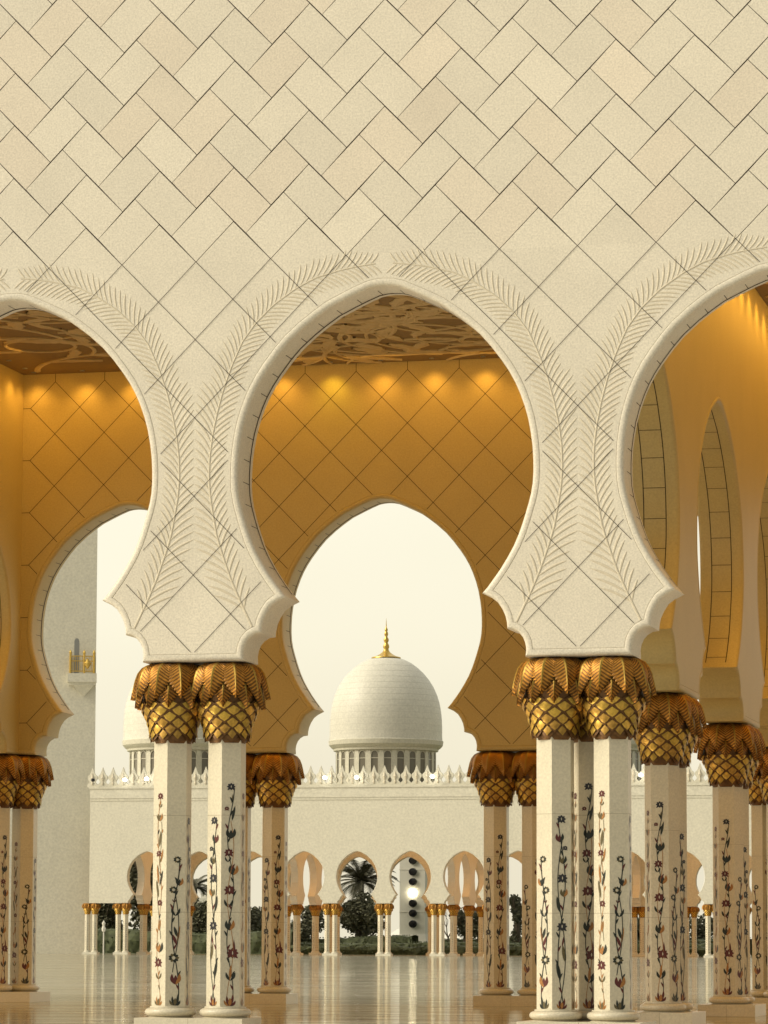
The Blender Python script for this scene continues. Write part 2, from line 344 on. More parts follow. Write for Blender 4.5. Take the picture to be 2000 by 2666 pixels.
# ---------------------------------------------------------------- near front wall (the big cream wall)
random.seed(5)
XA, XB = -4, 5
def build_front_wall():
    root = thing('arcade_wall', 0, 0, 'tall cream marble arcade wall in the foreground with herringbone tiles, diamond joints and carved palm fronds', 'wall')
    base, e = wall_panel(1, .5, T1, ZTOP, zmid=HZ)
    mb = MB()
    for b in range(XA, XB):
        mb.add([(x+b+.5, y, z) for x, y, z in base.v], base.f, 0)
    # backing behind the plates, ends and top
    mb.add([(XA, -T1+.0018, HZ), (XB, -T1+.0018, HZ), (XB, -T1+.0018, ZTOP), (XA, -T1+.0018, ZTOP)], [(0, 1, 2, 3)], 1)
    mb.add([(XA, -T1, HZ), (XB, -T1, HZ), (XB, -T1+.0018, HZ), (XA, -T1+.0018, HZ)], [(0, 1, 2, 3)], 0)
    for x in (XA, XB): mb.add([(x, -T1, .907), (x, T1, .907), (x, T1, ZTOP), (x, -T1, ZTOP)], [(0, 1, 2, 3)])
    mb.box(XA, XB, -T1-.03, T1+.03, ZTOP, ZTOP+.07)
    mb.build('wall', ['marble', 'joint'], root)
    # herringbone plates
    mb = MB(); g = .00072
    def plate(cs):
        c = Vector((sum(p[0] for p in cs)/len(cs), sum(p[1] for p in cs)/len(cs)))
        inn = [Vector(p) for p in cs]; n = len(inn); res = []
        for i in range(n):
            a = (inn[i]-inn[i-1]).normalized(); b = (inn[(i+1) % n]-inn[i]).normalized()
            n1 = Vector((-a.y, a.x)); n2 = Vector((-b.y, b.x)); k = n1+n2; k = k/max(k.dot(n1), .3)
            if (c-inn[i]).dot(k) < 0: k = -k
            res.append(inn[i]+k*g)
        if any(p.y > ZTOP for p in res): return
        t = random.gauss(0, 1); wv = 1+.026*t; rr = random.random()
        tint = (wv, wv*(.972 if rr < .3 else 1), wv*(.955 if rr < .3 else 1))
        vs = [(p.x, -T1, p.y) for p in res]+[(p.x, -T1+.0018, p.y) for p in res]
        fs = [tuple(range(n))]+[(i+n, (i+1) % n+n, (i+1) % n, i) for i in range(n)]
        mb.add(vs, fs, 0, tint)
    for i in range(XA*5, XB*5):
        x = i*.2
        mb_t = [(x, HZ), (x+.2, HZ), (x+.1, HZ+.1019)]
        cs = [Vector(p) for p in mb_t]; wv = 1+random.gauss(0, .02)
        vs = [(x+.0014, -T1, HZ), (x+.2-.0014, -T1, HZ), (x+.1, -T1, HZ+.1019-.0014), (x+.0014, -T1+.0018, HZ), (x+.1986, -T1+.0018, HZ), (x+.1, -T1+.0018, HZ+.1005)]
        mb.add(vs, [(0, 1, 2), (4, 1, 0, 3)[::-1], (5, 2, 1, 4)[::-1], (3, 0, 2, 5)[::-1]], 0, (wv, wv, wv))
        for j in range(0, 9):
            z = HZ+.141*j
            plate([(x, z), (x+.1, z+.1024), (x+.0335, z+.1725), (x-.0665, z+.0705)])
            plate([(x+.1335, z+.0700), (x+.2, z+.1407), (x+.1, z+.243), (x+.0335, z+.1725)])
    mb.build('herringbone_tiles', 'marble_tile', root)
    # diamond joints
    def inside(x, z):
        if z < .9303: return False
        d = abs((x % 1)-.5); return d > hw_at(e, z)+.005 if z < e[0][1]+.004 else True
    mb = MB(); lattice(mb, XA, XB, HZ, HZ, inside, -T1-.0014, .00070)
    mb.build('tile_joints', 'joint', root)
    # arch borders
    md, pts = moulding(1, .5, T1)
    soffit_lines(md, pts, T1, .059, -T1+.055, -T1+.117)
    src = md.build('arch_moulding', ['marble', 'joint'], root, smooth=40, loc=(XA+.5, 0))
    for b in range(XA+1, XB):
        o = src.copy(); COL.objects.link(o); o.parent = root; o.location = ((b+.5)*S, 0, 0)
    # carved palm fronds
    rib = [(.1567,.9943),(.1216,1.0663),(.0968,1.1236),(.0765,1.1814),(.0612,1.2292),(.0511,1.2840),(.0430,1.3339),(.0396,1.3800),(.0411,1.4325),(.0479,1.4871),(.0597,1.5456),(.0766,1.6089),(.0977,1.6680),(.1259,1.7302),(.1624,1.7794),(.2092,1.8241),(.2660,1.8628),(.3178,1.8890),(.3856,1.9070),(.4321,1.9150),(.4770,1.9200)]
    mb = MB(); y = -T1
    R = [Vector(p) for p in rib]
    ls = [0]
    for a, b in zip(R, R[1:]): ls.append(ls[-1]+(b-a).length)
    def at(s):
        for i in range(len(R)-1):
            if ls[i+1] >= s:
                f = (s-ls[i])/(ls[i+1]-ls[i])
                d0 = (R[i+1]-R[max(i-1, 0)]).normalized(); d1 = (R[min(i+2, len(R)-1)]-R[i]).normalized()
                return R[i].lerp(R[i+1], f), d0.lerp(d1, f).normalized()
        return R[-1], (R[-1]-R[-2]).normalized()
    def ridge(pa, wa, h):
        n = len(pa); vs = []; fs = []
        for i, p in enumerate(pa):
            d = (pa[min(i+1, n-1)]-pa[max(i-1, 0)]).normalized(); q = Vector((-d.y, d.x)); w_ = wa[i]
            vs += [((p+q*w_).x, y+.0003, (p+q*w_).y), ((p+q*w_*.35).x, y-h*min(1, w_/.002), (p+q*w_*.35).y), ((p-q*w_*.35).x, y-h*min(1, w_/.002), (p-q*w_*.35).y), ((p-q*w_).x, y+.0003, (p-q*w_).y)]
        for i in range(n-1):
            for k in range(3): fs.append((4*i+k+1, 4*i+k, 4*i+4+k, 4*i+5+k))
        mb.add(vs, fs)
    n = 60; tot = ls[-1]
    pa = [at(tot*i/n)[0] for i in range(n+1)]
    ridge(pa, [.0040*(1-.55*i/n) for i in range(n+1)], .0014)
    s = .05; k = 0
    while s < tot-.004:
        p, d = at(s); f = s/tot
        for side in (1, -1):          # 1 = left of the rib's run (towards the pier's middle), -1 = towards the arch
            ang = rad(46 if f > .45 else 40+6*f)*side
            dd = Vector((d.x*math.cos(ang)-d.y*math.sin(ang), d.x*math.sin(ang)+d.y*math.cos(ang)))
            ln = (.060 if side > 0 else .062)*(1 if f > .06 else .4+f*10)
            if f < .5 and side > 0: ln = .085
            if f > .9: ln *= 1-(f-.9)*5
            ln *= .93+.14*random.random()
            if dd.x < -1e-3 and side > 0: ln = min(ln, (p.x-.004)/-dd.x)
            if side < 0:
                while ln > .01:
                    q = p+dd*ln
                    if .5-q.x > hw_at(e, q.y)+.004: break
                    ln -= .003
            if ln < .012: continue
            c = Vector((-dd.y, dd.x))*(-side)*ln*.05
            st = p+dd*.004
            m_ = 7; pp = [st+(dd*ln)*(i/m_)+c*math.sin(math.pi*i/m_) for i in range(m_+1)]
            ridge(pp, [(.0033 if f > .5 else .0043)*max(.12, math.sin(math.pi*min(1, (i+.6)/(m_+.8)))**.7) for i in range(m_+1)], .0011)
        s += .0160 if f > .6 else (.0160+(.6-f)*.017); k += 1
    fr = mb.build('palm_frond', 'carve', root, loc=(XA+1, 0))
    mm = MB(); mm.v = [(-x, yy, z) for x, yy, z in mb.v]; mm.f = [f[::-1] for f in mb.f]; mm.m = mb.m; mm.t = mb.t
    fl = mm.build('palm_frond', 'carve', root, loc=(XA+1, 0))
    for b in range(XA+2, XB):
        for q in (fr, fl):
            o = q.copy(); COL.objects.link(o); o.parent = root; o.location = (b*S, 0, 0)
    return root, src, e
front, mould_src, EDGE = build_front_wall()

# ---------------------------------------------------------------- near back wall of the gallery
def build_back_wall():
    root = thing('arcade_wall', 0, W2Y, 'inner arcade wall lit golden by ceiling lights, with diamond joints, seen through the foreground arches', 'wall')
    base, e = wall_panel(1, .5, T1, ZTOP)
    mb = MB()
    for b in range(XA, XB): mb.add([(x+b+.5, y, z) for x, y, z in base.v], base.f, 0)
    for x in (XA, XB): mb.add([(x, -T1, .907), (x, T1, .907), (x, T1, ZTOP), (x, -T1, ZTOP)], [(0, 1, 2, 3)])
    mb.box(XA, XB, -T1-.03, T1+.03, ZTOP, ZTOP+.07)
    mb.build('wall', ['lamplit'], root)
    mb = MB()
    for r0 in (-4, -1, 2):
        def inside(x, z):
            if z < .9303 or x < r0+.0999 or x > r0+2.9001: return False
            d = abs((x % 1)-.5); return d > hw_at(e, z)+.005 if z < e[0][1]+.004 else True
        lattice(mb, r0, r0+3, HB2, HB2, inside, -T1-.0005, .00100)
        for i in range(r0*10+2, r0*10+30, 2): joint_seg(mb, (i/10, HB2), (i/10, ZC), -T1-.0005, .00105)
        for j in range(1, 14, 2):
            z = HB2-ZD*j
            for xa, xb in ((r0+T2, r0+.1), (r0+2.9, r0+3-T2)): joint_seg(mb, (xa, z), (xb, z), -T1-.0005, .00105)
    mb.build('tile_joints', 'joint', root)
    md, pts = moulding(1, .5, T1); soffit_lines(md, pts, T1, .059, -T1+.055, -T1+.117)
    for b in range(XA, XB):
        if b == XA: src = md.build('arch_moulding', ['lamplit', 'joint'], root, smooth=40, loc=(XA+.5, 0))
        else: o = src.copy(); COL.objects.link(o); o.parent = root; o.location = ((b+.5)*S, 0, 0)
    return root
back = build_back_wall()

# ---------------------------------------------------------------- cross walls of the gallery
KX = 1.37
def build_cross_wall(x, label):
    root = thing('cross_wall', x, 0, label, 'wall')
    mb = MB(); jb = MB(); first = None
    for i in range(3):
        y0, y1 = PY[i], PY[i+1]; half = (y1-y0)/2; cy = (y0+y1)/2
        base, e = wall_panel(KX*half/.714, half, T2, ZC+.05)
        # rotate: local x -> world y
        mb.add([(-yy, xx+cy, zz) for xx, yy, zz in base.v], base.f, 0)
        md, pts = moulding(KX*half/.714, half, T2)
        soffit_lines(md, pts, T2, .088, -T2+.038, T2-.038, both=True)
        rb = MB(); rb.v = [(-yy, xx+cy, zz) for xx, yy, zz in md.v]; rb.f = md.f; rb.m = md.m; rb.t = md.t
        rb.build('arch_moulding', ['lamplit', 'joint'], root, smooth=40)
        # a few joints on the face
        for sx in (T2+.0005, -T2-.0005):
            for j in range(0, 4):
                z = 2.25-.2038*j
                for yy in ((y0+.1, y0+T1) if i == 0 else (y0+.01, y0-.01),):
                    pass
    mb.build('wall', ['lamplit'], root)
    return root
cw = {}
cw[-4] = build_cross_wall(-4, 'outermost cross wall at the far left end of the gallery, beyond the frame')
cw[-1] = build_cross_wall(-1, 'golden lit cross wall of the gallery meeting the inner wall at the left edge of the photo')
cw[2] = build_cross_wall(2, 'golden cross wall with a row of narrow arches seen edge-on through the right foreground arch')
cw[5] = build_cross_wall(5, 'cross wall closing the right end of the gallery, beyond the frame')

# ---------------------------------------------------------------- carved ceilings
def ceiling(x0, label, seed, dens):
    root = thing('carved_ceiling', x0, 0, label, 'ceiling')
    mb = MB(); mb.box(T2, 3-T2, T1, W2Y-T1, ZC, ZC+.12)
    mb.build('ceiling_slab', 'ceil', root)
    rnd = random.Random(seed); mb = MB(); z = ZC-.004
    def ribbon(pts, ws):
        n = len(pts); vs = []; fs = []
        for i, p in enumerate(pts):
            d = (pts[min(i+1, n-1)]-pts[max(i-1, 0)])
            d = d.normalized() if d.length > 1e-6 else Vector((1, 0)); q = Vector((-d.y, d.x))*ws[i]*1.2
            a, b = p+q, p-q
            vs += [(a.x, a.y, ZC), (a.x, a.y, z), (p.x, p.y, z-.003), (b.x, b.y, z), (b.x, b.y, ZC)]
        for i in range(n-1):
            for k in range(4): fs.append((5*i+k, 5*i+k+1, 5*i+6+k, 5*i+5+k))
        mb.add(vs, fs)
    def ok(p): return T2+.01 < p.x < 3-T2-.01 and T1+.01 < p.y < W2Y-T1-.008
    def leaf(p, a, l, w_):
        m_ = 9; cv = rnd.uniform(-.5, .5); pts = []; q = Vector(p)
        for i in range(m_):
            pts.append(Vector(q)); q = q+Vector((math.cos(a), math.sin(a)))*l/m_; a += cv/m_*2
        if all(ok(t) for t in pts): ribbon(pts, [max(.001, w_*math.sin(math.pi*(i+.3)/(m_-.2))**.8*(1+.22*math.sin(i*2.4))) for i in range(m_)])
    def stem(p, a, l, w_, cv, depth):
        n = int(l/.03); pts = []; q = Vector(p)
        for i in range(n):
            pts.append(Vector(q)); q = q+Vector((math.cos(a), math.sin(a)))*.03; a += cv*.03; cv += rnd.uniform(-.25, .45)*(.6 if cv > 0 else -.6)
            if not ok(q): break
            if i % 8 == 7:
                sd_ = rnd.choice((-1, 1)); leaf(q, a+sd_*rnd.uniform(.5, 1.0), rnd.uniform(.14, .28), rnd.uniform(.016, .026))
            if depth and i % 16 == 15: stem(q, a+rnd.choice((-.7, .7)), l*.55, w_*.75, -cv*1.5, depth-1)
        if len(pts) > 3: ribbon(pts, [w_*(1-.5*i/len(pts)) for i in range(len(pts))])
    for i in range(dens):
        p = (rnd.uniform(.15, 2.85), rnd.uniform(2.5, 4.15) if i % 6 else rnd.uniform(.2, 2.2))
        stem(Vector(p), rnd.uniform(0, 6.3), rnd.uniform(1.1, 1.9), .0095, rnd.choice((-1, 1))*rnd.uniform(.8, 2.5), 1)
    o = mb.build('vine_relief', 'vine', root)
    # recessed downlights along the walls
    return root
ceiling(-1, 'dark brown ceiling with tan carved vines above the two left foreground arches', 3, 30)
ceiling(2, 'dark brown carved ceiling over the gallery bay at the right edge', 4, 16)
ceiling(-4, 'brown carved ceiling over the gallery bay beyond the left edge', 6, 16)

dl = MB(); dl.lathe([(.007, -.0030), (.0100, -.0030), (.0100, 0), (.007, 0)], 16, 0, cap=False); dl.lathe([(.0068, -.001), (.0068, 0)], 16, 1)
dl_src = dl.build('downlight', ['metal', 'tent'], zoff=0); tag(dl_src, 'small round downlight set in the ceiling against the golden wall', 'ceiling light', 'downlights along the gallery walls')
first_dl = [True]
def spot(x, y, power, col=(1, .53, .10), size=rad(112), aim=(0, 0)):
    ld = spot.cache.get((power, size, col))
    if not ld:
        ld = bpy.data.lights.new('downlight_beam', 'SPOT'); ld.energy = power; ld.color = col; ld.spot_size = size; ld.spot_blend = 1; ld.shadow_soft_size = .10
        spot.cache[(power, size, col)] = ld
    if first_dl[0]: o = dl_src; first_dl[0] = False
    else: o = dl_src.copy(); COL.objects.link(o)
    o.location = (x*S, y*S, (ZC+ZF)*S)
    l = bpy.data.objects.new('downlight_beam', ld); COL.objects.link(l); l.location = (x*S, y*S, (ZC-.012+ZF)*S)
    d = Vector((aim[0], aim[1], -1)); l.rotation_euler = d.to_track_quat('-Z', 'Y').to_euler()
spot.cache = {}
KL = .95
for i in range(14): spot(-.87+.197*i, W2Y-T1-.058, 38*KL, aim=(0, .12), col=(.95, .64, .06) if i == 6 else (1, .53, .10))
for i in range(14): spot(2.13+.197*i, W2Y-T1-.058, 38*KL, aim=(0, .12))
for i in range(20): spot(2+T2+.058, .22+.2*i, 58*KL, aim=(-.10, 0))
for i in range(8): spot(-1+T2+.058, 2.72+.19*i, 46*KL, aim=(-.10, 0))
def glow(x, y, z, power, r=2.4, col=(1, .45, .04)):
    ld = bpy.data.lights.new('fill_light', 'POINT'); ld.energy = power; ld.color = col; ld.shadow_soft_size = r
    l = bpy.data.objects.new('fill_light', ld); COL.objects.link(l); l.location = (x*S, y*S, (z+ZF)*S)
def warm_fill(x, y, z, sx, sy, power, col):  # added warm fill panel under the ceiling, no such fixture there
    ld = bpy.data.lights.new('fill_light', 'AREA'); ld.energy = power; ld.color = col; ld.shape = 'RECTANGLE'; ld.size = sx*S; ld.size_y = sy*S
    l = bpy.data.objects.new('fill_light', ld); COL.objects.link(l); l.location = (x*S, y*S, (z+ZF)*S)
for x in (-2.5, .5, 3.5): warm_fill(x, W2Y/2, ZC-.012, 2.3, 3.4, 430, (1, .46, .045))

def strip(x, y, sx, sy, power, tilt):  # added wash for a smooth falloff down the wall, not a real fixture
    ld = bpy.data.lights.new('wash_strip', 'AREA'); ld.energy = power; ld.color = (1, .50, .065); ld.shape = 'RECTANGLE'; ld.size = sx*S; ld.size_y = sy*S
    l = bpy.data.objects.new('wash_strip', ld); COL.objects.link(l); l.location = (x*S, y*S, (ZC-.02+ZF)*S); l.rotation_euler = tilt
for x in (.5, 3.5): strip(x, W2Y-T1-.22, 2.7, .05, 62, (rad(28), 0, 0))
strip(2+T2+.22, 2.1, .05, 3.9, 125, (0, rad(28), 0)); strip(-1+T2+.22, 3.2, .05, 1.8, 48, (0, rad(28), 0))

# ---------------------------------------------------------------- columns
def lens(mb, x0, z0, x1, z1, w_, bend=0, mi=0, y=0, n=6):
    a = Vector((x0, z0)); b = Vector((x1, z1)); d = b-a; q = Vector((-d.y, d.x)).normalized()
    L_, R_ = [], []
    for i in range(n+1):
        f = i/n; c = a.lerp(b, f)+q*bend*math.sin(math.pi*f); h = w_*1.15*math.sin(math.pi*f)**.75*(1-.25*f)
        L_.append(c+q*h); R_.append(c-q*h)
    P = [L_[0]]+L_[1:-1]+[L_[-1]]+R_[1:-1][::-1]
    mb.add([(p.x, y, p.y) for p in P], [tuple(range(len(P)))[::-1]], mi)
def stroke(mb, pts, w_, mi, y=0):
    vs = []; fs = []
    for i, p in enumerate(pts):
        p = Vector(p); d = (Vector(pts[min(i+1, len(pts)-1)])-Vector(pts[max(i-1, 0)])).normalized(); q = Vector((-d.y, d.x))*w_*1.15
        vs += [((p+q).x, y, (p+q).y), ((p-q).x, y, (p-q).y)]
    for i in range(len(pts)-1): fs.append((2*i, 2*i+1, 2*i+3, 2*i+2))
    mb.add(vs, fs, mi)
INL = ['red', 'green', 'ochre', 'olive', 'slate', 'shaft']
def star(mb, x, z, r, mi, c=5):
    for k in range(8):
        a = rad(90+45*k); lens(mb, x, z, x+math.cos(a)*r, z+math.sin(a)*r, r*.30, 0, mi, y=-.0001*(k % 2))
    for k in (-1, 1): lens(mb, x, z-.2*r, x+k*r*.9, z-r*1.0, r*.2, 0, mi)
    mb.add([(x+.5*r*math.cos(rad(45*q)), -.0002, z+.5*r*math.sin(rad(45*q))) for q in range(8)], [tuple(range(8))[::-1]], mi)
    lens(mb, x, z-.35*r, x, z+.40*r, r*.09, 0, c, y=-.0003)
def rose(mb, x, z, r, mi):
    for k in range(9):
        a = rad(40*k); cx, cz = x+math.cos(a)*r*.68, z+math.sin(a)*r*.68
        lens(mb, cx-math.cos(a)*r*.35, cz-math.sin(a)*r*.35, cx+math.cos(a)*r*.38, cz+math.sin(a)*r*.38, r*.27, 0, mi if k % 3 else 3, y=-.0001*(k % 2))
    lens(mb, x, z-.42*r, x, z+.42*r, r*.26, 0, 5, y=-.0003)
def tulip(mb, x, z, r, mi, mj):
    lens(mb, x, z-r, x-.55*r, z+r*1.0, r*.30, r*.25, mi); lens(mb, x, z-r, x+.60*r, z+r*1.05, r*.30, -r*.25, mj, y=-.0002)
    lens(mb, x, z-r, x+.02*r, z+r*.75, r*.30, 0, mi, y=-.0001)
def vleaf(mb, x, z, r, mi):
    lens(mb, x, z-r*.8, x-.75*r, z+.9*r, r*.24, r*.15, mi); lens(mb, x, z-r*.8, x+.8*r, z+.9*r, r*.24, -r*.15, mi)
def tuft(mb, z, r, mi, mj):
    lens(mb, 0, z, -.9*r, z+1.1*r, r*.22, r*.2, mj); lens(mb, 0, z, .9*r, z+1.0*r, r*.22, -r*.2, mi)
    lens(mb, -.1*r, z, -.45*r, z+1.9*r, r*.2, r*.1, mi, y=-.0001); lens(mb, .1*r, z, .5*r, z+2.3*r, r*.2, -r*.1, mi, y=-.0001); lens(mb, 0, z, .05*r, z+1.5*r, r*.26, 0, mj, y=-.0002)
def design(kind):
    mb = MB(); Z0 = .031
    if kind == 0:      # stars on two interlaced stems
        top = .585; r = .0105
        x = lambda z: .007*math.sin(z*24); x2 = lambda z: -.0065*math.sin(z*24+.6)
        stroke(mb, [(x(z), z) for z in [Z0+i*(top-Z0)/60 for i in range(61)]], .0008, 1)
        stroke(mb, [(x2(z), z) for z in [Z0+i*(.50-Z0)/50 for i in range(51)]], .00055, 2, y=-.0001)
        tuft(mb, Z0, .014, 0, 2); vleaf(mb, .001, .105, .013, 1); lens(mb, 0, .098, .002, .135, .003, 0, 2, y=-.0002)
        star(mb, x2(.165)-.001, .165, .0135, 0); lens(mb, .010, .15, .008, .20, .0024, 0, 0)
        tulip(mb, x(.235)+.003, .235, .013, 1, 2); vleaf(mb, -.004, .29, .012, 1); star(mb, -.002, .325, .0125, 0)
        tulip(mb, .006, .375, .013, 1, 2); vleaf(mb, -.006, .402, .008, 1); star(mb, -.004, .42, .0105, 0)
        tulip(mb, 0, .468, .013, 1, 1); lens(mb, .002, .50, .009, .54, .0028, 0, 1); star(mb, -.009, .532, .0055, 0)
        lens(mb, .001, .545, .004, .57, .0015, 0, 3); star(mb, 0, .588, .0095, 4)
    elif kind == 1:    # ring roses
        top = .40
        x = lambda z: .008*math.sin(z*19+.3)
        stroke(mb, [(x(z), z) for z in [Z0+i*(top-Z0)/50 for i in range(51)]], .0010, 1)
        stroke(mb, [(-x(z)-.001, z) for z in [.115+i*(.32-.115)/30 for i in range(31)]], .0008, 1, y=-.0001)
        tuft(mb, Z0, .013, 1, 3); tulip(mb, .001, .098, .014, 0, 2); rose(mb, -.003, .152, .0115, 1)
        lens(mb, .003, .185, -.006, .212, .0035, 0, 0); lens(mb, .004, .205, -.003, .232, .0035, 0, 1); lens(mb, .004, .19, .010, .235, .0022, 0, 2)
        vleaf(mb, .0, .268, .012, 1); vleaf(mb, -.003, .297, .005, 0); rose(mb, -.005, .325, .009, 1)
        tulip(mb, .008, .345, .010, 1, 2); lens(mb, .006, .37, .010, .38, .0014, 0, 1); rose(mb, .003, .402, .0085, 1)
    elif kind == 2:    # slender red and ochre buds
        top = .56
        x = lambda z: .006*math.sin(z*21+1)
        stroke(mb, [(x(z), z) for z in [Z0+i*(top-Z0)/60 for i in range(61)]], .00055, 2)
        stroke(mb, [(-x(z), z) for z in [.2+i*(.5-.2)/30 for i in range(31)]], .00045, 3, y=-.0001)
        tuft(mb, Z0, .012, 2, 3); vleaf(mb, 0, .105, .010, 3); star(mb, -.001, .14, .0115, 0); tulip(mb, .002, .178, .013, 2, 1)
        lens(mb, .0, .22, .004, .25, .003, 0, 2); star(mb, .002, .292, .008, 0); lens(mb, -.002, .305, -.009, .35, .003, 0, 3)
        lens(mb, .001, .335, .010, .375, .003, 0, 1); lens(mb, -.002, .34, -.007, .39, .0026, 0, 2, y=-.0001); lens(mb, .004, .395, .010, .43, .0025, 0, 2)
        star(mb, -.002, .418, .008, 0); lens(mb, -.001, .435, .003, .475, .0032, 0, 3); lens(mb, .007, .47, .009, .48, .0015, 0, 2)
        tulip(mb, .0, .51, .010, 3, 2); vleaf(mb, .001, .54, .006, 3); star(mb, .001, .565, .0085, 0)
    else:              # blue-grey stars with crossing leaves
        top = .50
        x = lambda z: .008*math.sin(z*17+2); 
        stroke(mb, [(x(z), z) for z in [Z0+i*(top-Z0)/60 for i in range(61)]], .0009, 1)
        stroke(mb, [(-x(z), z) for z in [Z0+i*(.45-Z0)/50 for i in range(51)]], .0008, 1, y=-.0001)
        tuft(mb, Z0, .012, 0, 2); lens(mb, -.003, .10, -.011, .15, .0042, 0, 1); lens(mb, .008, .145, .002, .19, .004, 0, 3)
        lens(mb, .001, .185, .006, .215, .002, 0, 0); star(mb, .001, .235, .0115, 4); lens(mb, -.004, .27, -.010, .31, .004, 0, 1); tulip(mb, .005, .318, .010, 3, 2)
        star(mb, .002, .355, .0115, 4); tulip(mb, .003, .40, .010, 3, 1); star(mb, .008, .43, .006, 4); tulip(mb, -.004, .455, .011, 0, 1); star(mb, 0, .502, .010, 4)
    if kind in (0, 1, 3):
        zt = {0: .56, 1: .38, 3: .48}[kind]; z = .07; q = 0
        while z < zt:
            sd_ = 1 if q % 2 else -1; xx = x(z)
            lens(mb, xx, z, xx+sd_*.0065, z+.016, .0020, .0008*sd_, 1 if q % 3 else 0, y=-.00015)
            z += .034; q += 1
    else:
        z = .07; q = 0
        while z < .54:
            sd_ = 1 if q % 2 else -1; xx = x(z)
            lens(mb, xx, z, xx+sd_*.005, z+.014, .0016, .0006*sd_, (3, 2, 1)[q % 3], y=-.00015); z += .036; q += 1
    return mb
DES = [design(k) for k in range(4)]
for d_ in DES:      # a little bolder across
    d_.v = [(x*1.22, y, z) for x, y, z in d_.v]
RH = .0505; AP = RH*math.cos(rad(30))
def shaft_mesh():
    mb = MB()
    zs = [(.026, 1.0), (.71, .985)]
    vs = []; fs = []
    for z, k in zs:
        for i in range(6): a = rad(60*i+90); vs.append((RH*k*math.cos(a), RH*k*math.sin(a), z))
    for i in range(6): j = (i+1) % 6; fs.append((i, j, 6+j, 6+i))
    mb.add(vs, fs)
    for zj in (.268, .515):
        vs = []; fs = []
        for z in (zj-.0004, zj+.0004):
            for i in range(6): a = rad(60*i+90); vs.append((RH*1.001*math.cos(a), RH*1.001*math.sin(a), z))
        for i in range(6): j = (i+1) % 6; fs.append((i, j, 6+j, 6+i))
        mb.add(vs, fs, 1)
    return mb
def inlay_mesh(order):
    mb = MB()
    for f in range(6):
        a = rad(-60+60*f)        # facet normals at 60 f - 60 + ... in column frame: facets at 0, 60, ...
        a = rad(60*f)
        d = DES[order[f]]; nx, ny = math.cos(a), math.sin(a); tx, ty = -ny, nx
        # local x along the facet's right as seen from outside, y = -out
        vs = [(nx*(AP+.0004-y)+tx*x, ny*(AP+.0004-y)+ty*x, z) for x, y, z in d.v]
        mb.add(vs, [fc[::-1] if False else fc for fc in d.f], 0)
        mb.m[-len(d.f):] = d.m
    return mb
def torus_prof():
    pr = [(.052, 0), (.060, .0)]
    for i in range(9): a = rad(-90+22.5*i); pr.append((.0525+.0135*math.cos(a), .0145+.0105*math.sin(a)))
    return pr+[(.0535, .0255), (.0530, .029), (.049, .029)]
